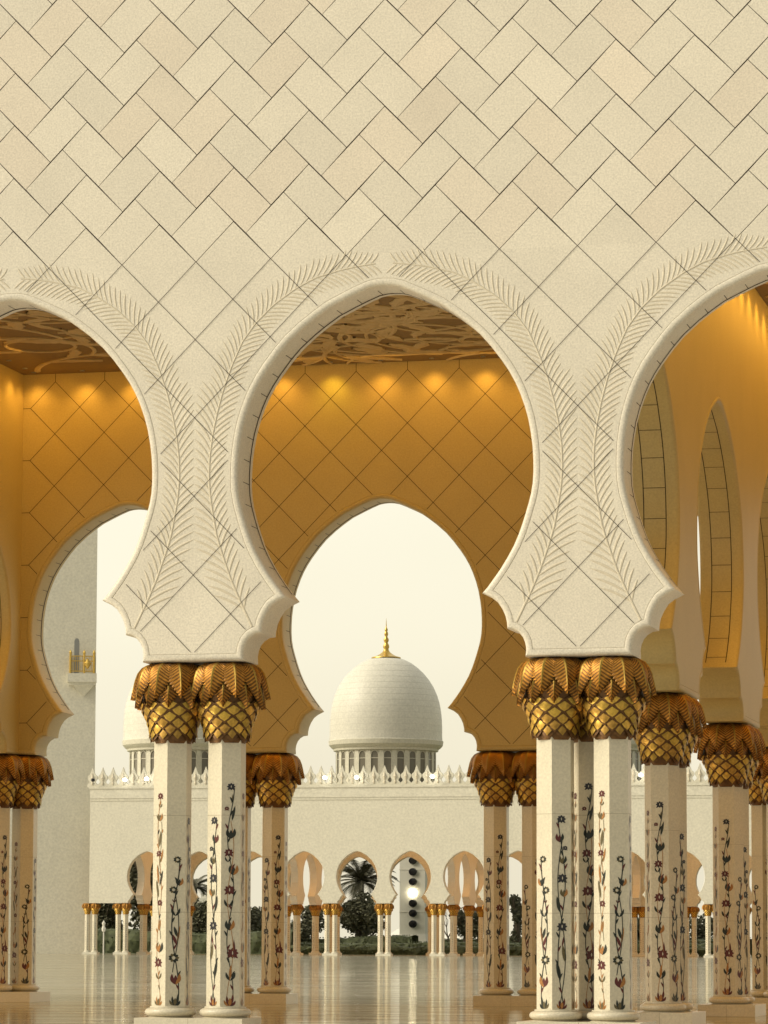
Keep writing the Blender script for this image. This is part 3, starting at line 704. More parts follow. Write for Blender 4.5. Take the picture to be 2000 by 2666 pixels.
def capital_mesh():
    mb = MB()
    core = [(.047,.700),(.0500,.708),(.0505,.733),(.0560,.752),(.0645,.770),(.0720,.788),(.0770,.806),(.0800,.83),(.0820,.86),(.0800,.885),(.074,.900),(.055,.9068)]
    mb.lathe(core, 30, 2)
    def core_r(z):
        for (r0, z0), (r1, z1) in zip(core, core[1:]):
            if z0 <= z <= z1: return r0+(r1-r0)*(z-z0)/(z1-z0)
        return core[-1][0]
    NL = 10
    # bract scales
    rnd = random.Random(8)
    rows = 6; dz = .0155
    for j in range(rows):
        zc = .722+dz*j
        for i in range(NL):
            a = 2*math.pi*(i+.5*(j % 2))/NL + .16
            hwid = math.pi/NL*(1.03 if j else 1.08)
            def P(da, z, out):
                r = core_r(z)+out; return (r*math.cos(a+da), r*math.sin(a+da), z)
            h = dz*1.12
            # shield: top hugging the core, tip standing off
            o0, o1 = .0015, .0105
            L_ = [P(0, zc+h, o0), P(-hwid*.62, zc+h*.35, .004), P(-hwid*.98, zc-h*.05, .0055), P(-hwid*.62, zc-h*.62, .009), P(0, zc-h*1.12, o1), P(hwid*.62, zc-h*.62, .009), P(hwid*.98, zc-h*.05, .0055), P(hwid*.62, zc+h*.35, .004)]
            c = P(0, zc-h*.1, .0095)
            vs = L_+[c]+[P(0, zc-h*.9, .003), P(-hwid*.5, zc-h*.55, .002), P(hwid*.5, zc-h*.55, .002)]
            fs = [(k, (k+1) % 8, 8) for k in range(8)]+[(3, 10, 9, 4), (4, 9, 11, 5)]
            mb.add(vs, fs, 2)
            # gilt face
            s_ = .70 if j else .62
            if j == 0: vs2 = [P(0, zc+h*.75, .0085), P(-hwid*.55, zc, .0105), P(0, zc-h*.72, .0128), P(hwid*.55, zc, .0105), P(0, zc, .0132)]
            else: vs2 = [P(0, zc+h*.60, .0078), P(-hwid*.72, zc+.02*h, .0092), P(-hwid*.40, zc-h*.50, .0115), P(0, zc-h*.84, .0126), P(hwid*.40, zc-h*.50, .0115), P(hwid*.72, zc+.02*h, .0092), P(0, zc-h*.1, .0140)]
            n = len(vs2)-1
            tn = rnd.uniform(.65, 1.15); mb.add(vs2, [(k, (k+1) % n, n) for k in range(n)], 1, (tn, tn*rnd.uniform(.85, 1), tn*.9))
    # drooping leaves: lower ring first, then the big upper ring
    up_path = [(.050,.9065),(.066,.9045),(.0815,.896),(.0925,.882),(.0992,.864),(.1035,.845),(.1068,.828),(.1095,.813)]
    lo_path = [(.060,.886),(.074,.876),(.0850,.860),(.0920,.842),(.0960,.824),(.0985,.808),(.1000,.790)]
    rnd = random.Random(2)
    def lf(a0, path, wmax, tint, stretch=1.0):
        n = 26; cum = [0]; US = (-1, -.62, -.11, 0, .11, .62, 1)
        for p, q in zip(path, path[1:]): cum.append(cum[-1]+math.hypot(q[0]-p[0], q[1]-p[1]))
        tot = cum[-1]
        def at(f):
            s = f*tot
            for i in range(len(path)-1):
                if cum[i+1] >= s-1e-9:
                    g = (s-cum[i])/(cum[i+1]-cum[i]); return path[i][0]+(path[i+1][0]-path[i][0])*g, path[i][1]+(path[i+1][1]-path[i][1])*g
            return path[-1]
        vs = []; fs = []; m5 = 7
        tw = rnd.uniform(-.05, .05)
        for i in range(n+1):
            f = i/n; wd = wmax*(.62+.38*math.sin(math.pi*min(1, f*1.0+.08)))*(1-max(0, f-.42)**1.35*2.05)
            for k in range(m5):
                u = US[k]; ff = min(1, max(0, f+(abs(u)-.11*(k in (2, 4)))*.26*(1-f)))      # barbs sweep towards the tip
                if k in (0, 6): ff = min(1, ff+(.022 if i % 2 else -.012)); 
                wk = max(wd, .0012)*(1+(.16 if (i % 2 and k in (0, 6)) else 0))
                r, z = at(ff); rib = (.0016 if i % 2 else 0)*(1 if k not in (2, 3, 4) else 0)
                dr = -.011*u*u*min(1, .25+f) + rib + (.0020 if k == 3 else 0)
                ang = a0+tw*f+u*wk/max(r, .06)
                vs.append(((r+dr)*math.cos(ang), (r+dr)*math.sin(ang), z+dr*.25))
        for i in range(n):
            for k in range(m5-1): fs.append((i*m5+k, i*m5+k+1, (i+1)*m5+k+1, (i+1)*m5+k))
        o = len(mb.v); mb.v += vs
        for idx, f_ in enumerate(fs):
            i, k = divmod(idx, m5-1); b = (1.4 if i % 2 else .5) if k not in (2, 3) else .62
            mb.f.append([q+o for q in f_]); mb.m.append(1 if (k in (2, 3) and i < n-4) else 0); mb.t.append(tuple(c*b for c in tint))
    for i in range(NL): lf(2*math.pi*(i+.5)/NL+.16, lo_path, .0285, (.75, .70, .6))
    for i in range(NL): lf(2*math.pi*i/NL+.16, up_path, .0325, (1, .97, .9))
    # a stray frond tip
    return mb
SH = shaft_mesh(); CAPM = capital_mesh()
proto = {}
def make_column(variant, order):
    root = bpy.data.objects.new('palm_column', None); COL.objects.link(root); root.empty_display_size = .3
    b = MB(); b.lathe(torus_prof(), 40, 0); b.build('base_ring', 'base', root, smooth=35)
    sh = SH.build('shaft', ['shaft', 'fine_joint'], root)
    inl = inlay_mesh(order).build('flower_inlay', INL, sh); 
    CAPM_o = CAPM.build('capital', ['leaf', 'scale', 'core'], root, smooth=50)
    remember(root)
    return root
mir = []
for d_ in DES:
    q = MB(); q.v = [(-x, y, z) for x, y, z in d_.v]; q.f = [f[::-1] for f in d_.f]; q.m = d_.m; q.t = d_.t; mir.append(q)
DES += mir
orders = [[3, 0, 5, 2, 2, 1], [2, 1, 4, 6, 7, 0], [6, 5, 0, 2, 5, 3], [3, 6, 1, 2, 0, 1], [7, 4, 2, 5, 6, 3]]
protos = [make_column(i, o) for i, o in enumerate(orders)]
used = set()
# facets in the column's own frame face 0, 60, 120 ... degrees; front-wall columns are turned so a corner faces out
def place_column(x, y, rz, label, var=0, group=None):
    if var not in used: o = protos[var]; used.add(var)
    else: o = copy_tree(protos[var])
    o.location = (x*S, y*S, 0); o.rotation_euler.z = rz
    if 'group' in o: del o['group']
    tag(o, label, 'column', group)
    return o
HS = .0725
def plinth(x, y, w_, d, label):
    mb = MB(); mb.box(-w_/2, w_/2, -d/2, d/2, -ZF, 0); 
    for fx in (0,): mb.box(fx-.0006, fx+.0006, -d/2-.0004, -d/2+.001, -ZF, 0, 1)
    o = mb.build('plinth', ['base', 'fine_joint'], loc=(x, y), bevel=.002)
    tag(o, label, 'plinth'); return o
G1 = None
F = 0
P1 = [(-3, 'beyond the left edge'), (-2, 'beyond the left edge'), (-1, 'beyond the left edge'), (0, 'beyond the left edge')]
# front row that shows
place_column(1-HS, 0, F, 'near white column, left one of the left foreground pair, ring-flower inlay on its wide face', 0)
place_column(1+HS, 0, F, 'near white column, right one of the left foreground pair, tall star-flower inlay on its wide face', 1)
place_column(2-HS, 0, F, 'near white column, left one of the right foreground pair, with blue star flowers', 2)
place_column(2+HS, 0, F, 'near white column, right one of the right foreground pair, with ring flowers', 0)
place_column(2, .112, rad(30), 'white column half hidden in the gap between the two columns of the right foreground pair', 3)
plinth(1, 0, .285, .185, 'low cream plinth under the left foreground pair of columns')
plinth(2, .035, .31, .25, 'low cream plinth under the right foreground cluster of columns')
for xx in (0, 3):
    for s_ in (-1, 1): place_column(xx+s_*HS, 0, F, 'near column just outside the frame, %s of its pair %s the photo' % ('left' if s_ < 0 else 'right', 'left of' if xx == 0 else 'right of'), (xx+s_) % 3)
    plinth(xx, 0, .285, .185, 'plinth under the column pair just outside the frame, %s the photo' % ('left of' if xx == 0 else 'right of'))
# cross-wall pairs receding at the right
names = ['nearer', 'second']
for i, yy in ((1, PY[1]), (2, PY[2])):
    d = {1: 'first', 2: 'second'}[i]
    place_column(2, yy-HS, rad(30), 'golden-lit column, front one of the %s receding pair right of the right foreground columns' % d, 3)
    place_column(2, yy+HS, rad(30), 'golden-lit column, rear one of the %s receding pair right of the right foreground columns' % d, 4)
    plinth(2, yy, .185, .285, 'plinth under the %s receding pair of columns at the right' % d)
    for s_ in (-1, 1): place_column(-1, yy+s_*HS, rad(30), 'column under the left cross wall, beyond the left edge, %s of its pair' % ('front' if s_ < 0 else 'rear')+(' nearer the photographer' if i == 1 else ' farther back'), 2)
    plinth(-1, yy, .185, .285, 'plinth beyond the left edge under a cross wall pair, %s one' % ('nearer' if i == 1 else 'farther'))
# inner row
def inner(x, lab, cluster=False):
    place_column(x-HS, W2Y, F, 'amber-lit inner column, left one of the pair '+lab, (x) % 3)
    place_column(x+HS, W2Y, F, 'amber-lit inner column, right one of the pair '+lab, (x+1) % 3)
    if cluster:
        place_column(x, W2Y-.112, rad(30), 'amber-lit inner column, front one of the cluster '+lab, (x+2) % 3)
        plinth(x, W2Y-.035, .31, .25, 'plinth under the inner columns '+lab)
    else: plinth(x, W2Y, .285, .185, 'plinth under the inner columns '+lab)
inner(-1, 'at the left edge', True)
inner(0, 'just right of the left foreground pair')
inner(1, 'just left of the right foreground pair')
inner(2, 'at the far right edge', True)

# ---------------------------------------------------------------- the arcade across the courtyard
YF, XF = 54.827, -11.176
FT = .0767
K0, K1 = -6, 9            # piers of the far range
def far_wall(y, label, front_face):
    root = thing('arcade_building', XF, y, label, 'arcade')
    mb = MB(); base, e = wall_panel(1, .5, FT, ZTOP-.0 if front_face else ZC, step=3)
    md, pts = moulding(1, .5, FT, step=3)
    for b in range(-5, K1):
        mb.add([(x+b+.5, yy, z) for x, yy, z in base.v], base.f, 0)
    # plain left end over a straight lintel
    zt = ZTOP if front_face else ZC
    mb.box(-5.62, -5, -FT, FT, .907, zt)
    if front_face:
        mb.box(-5.62, K1, -FT-.02, -FT-.0005, ZTOP-.20, ZTOP-.02)        # frieze band
        mb.box(-5.64, K1, -FT-.035, FT+.03, ZTOP-.02, ZTOP+.012)          # coping
        mb.box(-5.62, K1, -FT-.010, -FT-.0005, ZTOP-.245, ZTOP-.2005)
    mb.build('wall', ['far'], root)
    src = None
    for b in range(-5, K1):
        if src is None: src = md.build('arch_moulding', ['far'], root, smooth=40, loc=(b+.5, 0))
        else: o = src.copy(); COL.objects.link(o); o.parent = root; o.location = ((b+.5)*S, 0, 0)
    if front_face:
        # battlement: pointed merlons
        prof = [(.0995,0),(.0995,.045),(.086,.062),(.066,.080),(.056,.100),(.066,.125),(.088,.150),(.095,.180),(.090,.205),(.072,.225),(.050,.240),(.030,.290),(.010,.345),(.0,.372)]
        pr = [(x, z) for x, z in prof]+[(-x, z) for x, z in prof[::-1][1:]]
        m2 = MB(); n = len(pr)
        m2.add([(x, -.02, z) for x, z in pr]+[(x, .02, z) for x, z in pr], [tuple(range(n)), tuple(range(2*n-1, n-1, -1))]+[(i, i+n, (i+1) % n+n, (i+1) % n) for i in range(n)])
        # carved drop on its face
        m2.lathe([(.012, .04), (.020, .075), (.010, .10), (.022, .14), (.034, .17), (.022, .20), (.006, .26)], 8, 1, cy=-.020)
        src = None
        for i in range(int(-5.6*5)+0, K1*5):
            if src is None:
                src = m2.build('merlon', ['far', 'carve'], root, zoff=0); o = src
            else: o = src.copy(); COL.objects.link(o); o.parent = root
            o.location = (i*.2*S+.0*S, 0, (ZTOP+.012+ZF)*S)
    return root
far_wall(YF, 'long white arcade across the courtyard with a battlement of pointed merlons, below the domes', True)
far_wall(YF+W2Y, 'inner wall of the arcade across the courtyard, glimpsed through its arches', False)
mb = MB(); mb.box(-5.6, K1, .08, W2Y-.08, ZC, ZC+.10)
rf = mb.build('gallery_roof', 'far', loc=(XF, YF)); tag(rf, 'flat roof slab over the arcade across the courtyard', 'roof')
for k in (-5, -2, 1, 4, 7):
    root = thing('cross_wall', XF+k, YF, 'orange-lit cross wall inside the far arcade, %s' % {-5: 'at its left end', -2: 'seen left of the round tree', 1: 'seen right of the lamp tower', 4: 'seen behind the right columns', 7: 'beyond the right edge'}[k], 'wall')
    mb = MB()
    for i in range(3):
        y0, y1 = PY[i], PY[i+1]; half = (y1-y0)/2; cy = (y0+y1)/2
        base, e = wall_panel(KX*half/.714, half, T2, ZC, step=3); md, pts = moulding(KX*half/.714, half, T2, step=3)
        mb.add([(-yy, xx+cy, zz) for xx, yy, zz in base.v], base.f, 0); mb.add([(-yy, xx+cy, zz) for xx, yy, zz in md.v], md.f, 0)
    mb.build('wall', ['marble'], root)
# far columns: simplified shafts with the same capital outline
def far_column():
    root = bpy.data.objects.new('palm_column', None); COL.objects.link(root)
    b = MB(); b.lathe([(.066, 0), (.066, .018), (.054, .028)], 12); b.build('base_ring', 'far', root)
    s_ = MB(); s_.lathe([(.0505, .026), (.050, .71)], 6, 0, a0=rad(90))
    for f in range(6):
        a = rad(60*f); nx, ny = math.cos(a), math.sin(a); tx, ty = -ny, nx
        rnd = random.Random(f)
        z = .04
        while z < .56:
            h = rnd.uniform(.012, .028); w_ = rnd.uniform(.004, .009); x = rnd.uniform(-.006, .006)
            s_.add([(nx*(AP+.001)+tx*(x+dx), ny*(AP+.001)+ty*(x+dx), zz) for dx, zz in ((0, z), (w_, z+h*.5), (0, z+h), (-w_, z+h*.5))], [(0, 1, 2, 3)], rnd.choice((1, 2)))
            z += h+rnd.uniform(.012, .03)
    sh = s_.build('shaft', ['shaft', 'green', 'red'], root)
    c = MB(); c.lathe([(.050, .70), (.055, .71), (.060, .76), (.078, .80), (.098, .82), (.103, .845), (.096, .88), (.075, .905)], 12, 0)
    for j in range(5):
        for i in range(10):
            a = 2*math.pi*(i+.5*(j % 2))/10; z = .722+.019*j; r = .058+.0035*j+(.012 if j > 2 else 0); hw_ = .2
            c.add([(r*math.cos(a), r*math.sin(a), z+.012), ((r+.003)*math.cos(a-hw_), (r+.003)*math.sin(a-hw_), z), ((r+.006)*math.cos(a), (r+.006)*math.sin(a), z-.012), ((r+.003)*math.cos(a+hw_), (r+.003)*math.sin(a+hw_), z)], [(0, 1, 2, 3)], 1)
    for i in range(10):
        a = 2*math.pi*i/10; hw_ = .22
        c.add([((.08)*math.cos(a), .08*math.sin(a), .907), ((.106)*math.cos(a-hw_), .106*math.sin(a-hw_), .868), ((.112)*math.cos(a), .112*math.sin(a), .80), ((.106)*math.cos(a+hw_), .106*math.sin(a+hw_), .868)], [(0, 1, 2, 3)], 0)
    c.build('capital', ['leaf', 'scale'], root)
    remember(root); return root
fcol = far_column(); fused = [False]
def fplace(x, y, rz, label, group):
    if not fused[0]: o = fcol; fused[0] = True
    else: o = copy_tree(fcol)
    o.location = (x*S, y*S, 0); o.rotation_euler.z = rz; tag(o, label, 'column', group)
pm = MB(); pm.box(-.1425, .1425, -.0925, .0925, -ZF, 0); pl_src = [None]
def fplinth(x, y, rz, lab, grp):
    if pl_src[0] is None: o = pl_src[0] = pm.build('plinth', 'far')
    else: o = pl_src[0].copy(); COL.objects.link(o)
    o.location = (x*S, y*S, 0); o.rotation_euler.z = rz; tag(o, lab, 'plinth', grp)
FG1 = 'white columns along the front of the far arcade'; FG2 = 'columns along the inner row of the far arcade'; FG3 = 'columns under the cross walls of the far arcade'
for k in [-5.6]+list(range(-5, K1)):
    for s_ in (-1, 1):
        fplace(XF+k+s_*HS, YF, 0, 'small white column with golden capital along the front of the arcade across the courtyard', FG1)
        fplace(XF+k+s_*HS, YF+W2Y, 0, 'small orange-lit column in the inner row of the arcade across the courtyard', FG2)
    fplinth(XF+k, YF, 0, 'low plinth under a front column pair of the far arcade', 'plinths along the front of the far arcade')
    fplinth(XF+k, YF+W2Y, 0, 'low plinth under an inner column pair of the far arcade', 'plinths along the inner row of the far arcade')
for k in (-5, -2, 1, 4, 7):
    for yy in (PY[1], PY[2]):
        for s_ in (-1, 1): fplace(XF+k, YF+yy+s_*HS, rad(30), 'small orange-lit column under a cross wall inside the far arcade', FG3)
        fplinth(XF+k, YF+yy, rad(90), 'low plinth under a cross wall pair inside the far arcade', 'plinths under the far cross walls')
for k in (-3.5, -.5, 2.5, 5.5): 
    warm_fill(XF+k, YF+W2Y/2, ZC-.012, 2.3, 3.4, 800, (1, .52, .20))

# ---------------------------------------------------------------- helper: point at pixel (u, v) of the 2000 px photo on plane y
F0, PX, PYY = 9285.09, 857.62, 1520.02
CAMP = Vector((3.52678, -8.82627, .1919))
def at(u, v, y):
    d = fw + r2*(u-PX)/F0 - u2*(v-PYY)/F0
    return CAMP + d*((y-CAMP.y)/d.y)

# ---------------------------------------------------------------- domes
def dome(u, label):
    Y = 63.0
    pb = at(u, 1930.4, Y); k = (at(u+100, 1930, Y).x-at(u, 1930, Y).x)/100/2.765     # bays per zoom pixel
    zz = lambda yy: pb.z+(1190-yy)*k*1.0
    root = thing('dome', pb.x, Y, label, 'dome')
    sh = [(398, 1188), (396, 1150), (396, 1100), (394, 1040), (388, 980), (377, 920), (360, 865), (336, 810), (305, 760), (270, 716), (228, 676), (180, 640), (130, 614), (60, 598), (10, 594)]
    m1 = MB(); m1.lathe([(r*k, zz(y)) for r, y in sh], 64, 0); m1.build('dome_shell', 'dome', root, smooth=40)
    m1 = MB()
    for i in range(1, 13):
        y = 1170-i*42
        for (ra, ya), (rb, yb) in zip(sh, sh[1:]):
            if ya >= y > yb: r_ = (ra+(rb-ra)*(ya-y)/(ya-yb))*k+.0012; m1.lathe([(r_, zz(y+.9)), (r_-.0002, zz(y-.9))], 64, cap=False)
    m1.build('course_joints', 'dome_joint', root)
    m1 = MB(); m1.lathe([(a*k, zz(y)) for a, y in [(345, 1268), (368, 1262), (372, 1248), (384, 1240), (400, 1222), (405, 1192), (400, 1187), (390, 1186)]], 64, 0); m1.build('cornice', 'far', root, smooth=30)
    f = [(105, 604), (103, 597), (70, 588), (45, 574), (27, 560), (20, 548), (17, 538), (22, 525), (21, 512), (14, 498), (12, 492), (18, 480), (18, 468), (11, 456), (9, 448), (14, 436), (13, 424), (8, 414), (11, 404), (10, 396), (5, 388), (3, 370), (2, 345), (.5, 318)]
    m1 = MB(); m1.lathe([(a*k, zz(y)) for a, y in f], 20, 0); m1.build('finial', 'gold', root, smooth=50)
    # drum with pilasters and arched windows
    m1 = MB(); m1.lathe([(344*k, zz(1520)), (344*k, zz(1266))], 72, 0)
    n = 24
    for i in range(n):
        a = 2*math.pi*(i+.5)/n; c, s = math.cos(a), math.sin(a); r = 352*k; hw_ = 17*k
        vs = []
        for rr in (340*k, r):
            for t, z in ((-hw_, zz(1520)), (hw_, zz(1520)), (hw_, zz(1268)), (-hw_, zz(1268))): vs.append((rr*c-t*s, rr*s+t*c, z))
        m1.add(vs, [(4, 5, 6, 7), (0, 4, 7, 3), (1, 2, 6, 5)])
    dr = m1.build('drum', 'far', root)
    wm = MB(); r = 346*k; hw_ = 25*k; pts = [(-hw_, zz(1500)), (hw_, zz(1500)), (hw_, zz(1300))]+[(hw_*math.cos(rad(q)), zz(1300)+hw_*1.1*math.sin(rad(q))) for q in (30, 60, 90, 120, 150)]+[(-hw_, zz(1300))]
    wm.add([(r, t, z) for t, z in pts], [tuple(range(len(pts)))], 0)
    fr = pts[2:]; 
    vs = []; fs = []
    outp = [(hw_*1.18, zz(1500)), (hw_*1.18, zz(1300))]+[(hw_*1.18*math.cos(rad(q)), zz(1300)+hw_*1.25*math.sin(rad(q))) for q in (30, 60, 90, 120, 150)]+[(-hw_*1.18, zz(1300)), (-hw_*1.18, zz(1500))]
    inp = [(hw_, zz(1500)), (hw_, zz(1300))]+[(hw_*math.cos(rad(q)), zz(1300)+hw_*1.1*math.sin(rad(q))) for q in (30, 60, 90, 120, 150)]+[(-hw_, zz(1300)), (-hw_, zz(1500))]
    for (t0, z0), (t1, z1) in zip(outp, inp): vs += [(r+6*k, t0, z0), (r+6*k, t1, z1), (r, t1, z1)]
    for i in range(len(outp)-1):
        for q in (0, 1): fs.append((3*i+q, 3*i+q+1, 3*i+4+q, 3*i+3+q))
    wm.add(vs, fs, 1)
    wm.box(r, r+4*k, -hw_, hw_, zz(1325), zz(1321), 1)
    src = None
    for i in range(n):
        if src is None: src = wm.build('window', ['glass', 'far'], dr); o = src
        else: o = src.copy(); COL.objects.link(o); o.parent = dr
        o.rotation_euler.z = 2*math.pi*i/n
    m1 = MB(); m1.lathe([(430*k, ZTOP+.0), (430*k, zz(1500)), (345*k, zz(1490))], 48, 0); m1.build('drum_base', 'far', root)
    return root
dome(1005, 'central white dome with golden finial rising behind the battlement')
dome(470, 'white dome mostly hidden behind the left foreground columns')
dome(1541, 'white dome hidden behind the right foreground columns and capitals')

# ---------------------------------------------------------------- left tower
def tower():
    Y = YF+.6
    pr = at(250.5, 1700, Y); dx, dy = pr.x-CAMP.x, pr.y-CAMP.y; rz = math.atan2(-dx, dy)+.012      # turned so that only its front shows
    ex = Vector((math.cos(rz), math.sin(rz), 0)); ey = Vector((-math.sin(rz), math.cos(rz), 0)); pr = Vector((pr.x, pr.y, 0))
    cen = pr-ex*1.15+ey*1.15; xr, xl = 1.15, -1.15
    root = thing('tower', cen.x, cen.y, 'plain white tower at the left with a small golden balcony', 'tower', rz=rz)
    w_ = (xr-xl)/2
    m1 = MB(); m1.box(-w_, w_, -1.15, 1.15, -ZF, 14); 
    m1.build('tower_body', 'far', root)
    m1 = MB()
    for i in range(1, 34): z = i*.235; m1.box(-w_, w_, -1.1512, -1.1500, z-.0022, z+.0022)
    for i in range(5): x = -w_+w_*2*(i+.5)/5; m1.box(x-.002, x+.002, -1.1511, -1.1500, 0, 8)
    m1.build('course_joints', 'city', root)
    def loc(u, v):
        d = fw + r2*(u-PX)/F0 - u2*(v-PYY)/F0; q = CAMP+d*((pr-CAMP).dot(ey)/d.dot(ey))
        return (q-cen).dot(ex), q.z
    x0, z0 = loc(176, 1755); x1, z1 = loc(249.5, 1755); 
    _, zs = loc(200, 1768); _, zc = loc(200, 1778); _, zb = loc(200, 1800)
    m1 = MB(); y = -1.15
    m1.box(x0, w_+.012, y-.26, y, zc, z0)
    m1.box(x0+.02, w_, y-.22, y, zc-.05, zc)
    vs = [(x0+.10, y-.14, zc-.05), (w_-.04, y-.14, zc-.05), (w_-.04, y, zc-.05), (x0+.10, y, zc-.05), (x0+.30, y-.01, zb-.1), (w_-.22, y-.01, zb-.1), (w_-.22, y, zb-.1), (x0+.30, y, zb-.1)]
    m1.add(vs, [(0, 4, 5, 1), (1, 5, 6, 2), (3, 7, 4, 0), (4, 7, 6, 5)])
    sl = m1.build('balcony', 'far', root)
    m1 = MB()
    xs = [x0+.05, x0+.31, w_-.04]; yf = y-.23
    _, zt = loc(200, 1708)
    for x in xs: m1.tube([(x, yf, z0), (x, yf, zt), (x, yf, zt+.05), (x, yf, zt+.10)], [.020, .020, .028, .004], 8)
    for x in (xs[0], xs[2]): m1.tube([(x, y-.02, z0), (x, y-.02, zt)], .02, 8)
    for z in (z0+.04, (z0+zt)/2+.06, zt-.02):
        m1.tube([(xs[0]-.02, yf, z), (xs[2]+.02, yf, z)], .010, 6); m1.tube([(xs[0], yf, z), (xs[0], y, z)], .010, 6); m1.tube([(xs[2], yf, z), (xs[2], y, z)], .010, 6)
    x = xs[0]+.05
    while x < xs[2]-.03: m1.tube([(x, yf, z0+.04), (x, yf, zt-.02)], .0055, 5); x += .043
    m1.lathe([(.0, (z0+zt)/2-.10), (.06, (z0+zt)/2-.02), (.07, (z0+zt)/2+.02), (.03, (z0+zt)/2+.08), (0, (z0+zt)/2+.12)], 8, cx=xs[1]+.06, cy=yf)
    m1.build('railing', 'gold', sl)
    xa, za = loc(192.8, 1752); xb, zb_ = loc(206.5, 1670); r = (xb-xa)/2
    pts = [(xa, z0), (xb, z0), (xb, zb_)]+[((xa+xb)/2+r*math.cos(rad(q)), zb_+r*1.3*math.sin(rad(q))) for q in (30, 60, 90, 120, 150)]+[(xa, zb_)]
    m1 = MB(); m1.add([(x, y-.002, z) for x, z in pts], [tuple(range(len(pts)))]); 
    m1.build('doorway', 'metal', root)
    m1 = MB(); m1.box(-w_-.05, w_+.0, -1.19, -1.1501, -ZF, .02); m1.box(-w_-.05, w_, -1.175, -1.1501, .02, .10); m1.build('footing', 'far', root)
    return root
tower()

# ---------------------------------------------------------------- floodlights on the far parapet
for i, (u, v, lit) in enumerate([(846, 2025, 1), (928.6, 2024, 1), (1126, 2022, 1), (325, 2030.6, 1), (381.5, 2028, 1), (1669, 2018, 1), (242, 2031, 0)]):
    p = at(u, v, YF-FT-.09)
    where = {0: 'left of the central dome', 1: 'below the left side of the central dome', 2: 'right of the central dome', 3: 'left of the left foreground columns', 4: 'beside the left foreground columns', 5: 'in the gap beside the receding columns', 6: ''}[i]
    root = thing('floodlight', p.x, p.y, ('lit white floodlight on the far battlement, '+where) if lit else 'unlit dark floodlight on the far battlement next to the tower', 'floodlight', z=p.z+ZF)
    m1 = MB(); m1.lathe([(.015, -.03), (.036, -.018), (.042, 0), (.036, .018), (.015, .032)], 12); m1.build('lamp_head', 'lamp' if lit else 'black', root, zoff=0, smooth=60)
    m1 = MB(); m1.tube([(0, .0, -.03), (0, .05, -.06), (0, .09, -.06)], .006, 6); m1.build('bracket', 'metal', root, zoff=0)

# ---------------------------------------------------------------- garden beyond
YG = YF+W2Y
def lamp_tower():
    Y = YG+9
    pl = at(1048, 2400, Y); pr = at(1114, 2400, Y); cx = (pl.x+pr.x)/2; w_ = (pr.x-pl.x)/2
    root = thing('lamp_tower', cx, Y, 'pale square tower with round black lamps, one glowing, seen through a far arch', 'tower')
    _, zb = 0, at(1080, 2432, Y).z
    m1 = MB(); m1.box(-w_, w_, -w_, w_, zb, 5.6)
    for v in (2265, 2375):
        z = at(1080, v, Y).z; m1.box(-w_-.008, w_+.008, -w_-.008, w_+.008, z-.006, z+.006)
    m1.add([(-w_*1.4, -w_*1.4, -ZF), (w_*1.4, -w_*1.4, -ZF), (w_*1.4, w_*1.4, -ZF), (-w_*1.4, w_*1.4, -ZF), (-w_, -w_, zb), (w_, -w_, zb), (w_, w_, zb), (-w_, w_, zb)], [(0, 1, 5, 4), (1, 2, 6, 5), (2, 3, 7, 6), (3, 0, 4, 7)])
    m1.build('tower_body', 'city', root)
    for v in (2211, 2240.4, 2270, 2296, 2325.7, 2352, 2378, 2406):
        p = at(1075, v, Y-w_); lit = abs(v-2325.7) < 1
        m1 = MB(); r = .082
        pts = [(r*1.0*math.cos(rad(22.5*i)), r*.92*math.sin(rad(22.5*i))) for i in range(16)]
        m1.add([(x, -.05, z) for x, z in pts]+[(x*1.15, 0, z*1.15) for x, z in pts]+[(0, -.06, 0)], [(i, (i+1) % 16, 32) for i in range(16)]+[(i+16, (i+1) % 16+16, (i+1) % 16, i) for i in range(16)])
        o = m1.build('round_lamp', 'lampb' if lit else 'black', root, zoff=0, smooth=40); o.location = ((p.x-cx)*S, -w_*S, (p.z+ZF)*S)
        if lit: o['label'] = 'glowing round lamp'
lamp_tower()

def leaf_cloud(mb, c, r, n, rnd, size, sq=.8, mi=0):
    for _ in range(n):
        while True:
            d = Vector((rnd.uniform(-1, 1), rnd.uniform(-1, 1), rnd.uniform(-1, 1)))
            if .25 < d.length < 1: break
        p = Vector(c)+Vector((d.x*r, d.y*r, d.z*r*sq)); a = Vector((rnd.gauss(0, 1), rnd.gauss(0, 1), rnd.gauss(0, 1))).normalized(); b = a.orthogonal().normalized(); s = size*rnd.uniform(.6, 1.4)
        mb.add([tuple(p+a*s), tuple(p+b*s*.6), tuple(p-a*s), tuple(p-b*s*.6)], [(0, 1, 2, 3)], mi)
def tree(x, y, h, r, label, seed, blobs=9, size=.045, dens=260, squash=.8, group=None, base=.35):
    rnd = random.Random(seed); root = thing('tree', x, y, label, 'tree', group)
    m1 = MB(); m1.tube([(0, 0, -ZF), (.02, 0, h*.3), (0, .02, h*.6)], [.06*h, .045*h, .02*h], 8)
    for i in range(5):
        a = rnd.uniform(0, 6.3); m1.tube([(0, 0, h*.35), (r*.3*math.cos(a), r*.3*math.sin(a), h*.55), (r*.6*math.cos(a), r*.6*math.sin(a), h*.75)], [.025*h, .018*h, .008*h], 5)
    m1.build('trunk', 'trunk', root)
    m1 = MB()
    for i in range(blobs):
        a = rnd.uniform(0, 6.3); q = rnd.uniform(0, .62)*r; z = h*(base+(1-base)*rnd.uniform(.15, .8))
        leaf_cloud(m1, (q*math.cos(a), q*math.sin(a), z), r*rnd.uniform(.38, .6), dens, rnd, size, squash)
    m1.build('crown', 'fol', root)
    return root
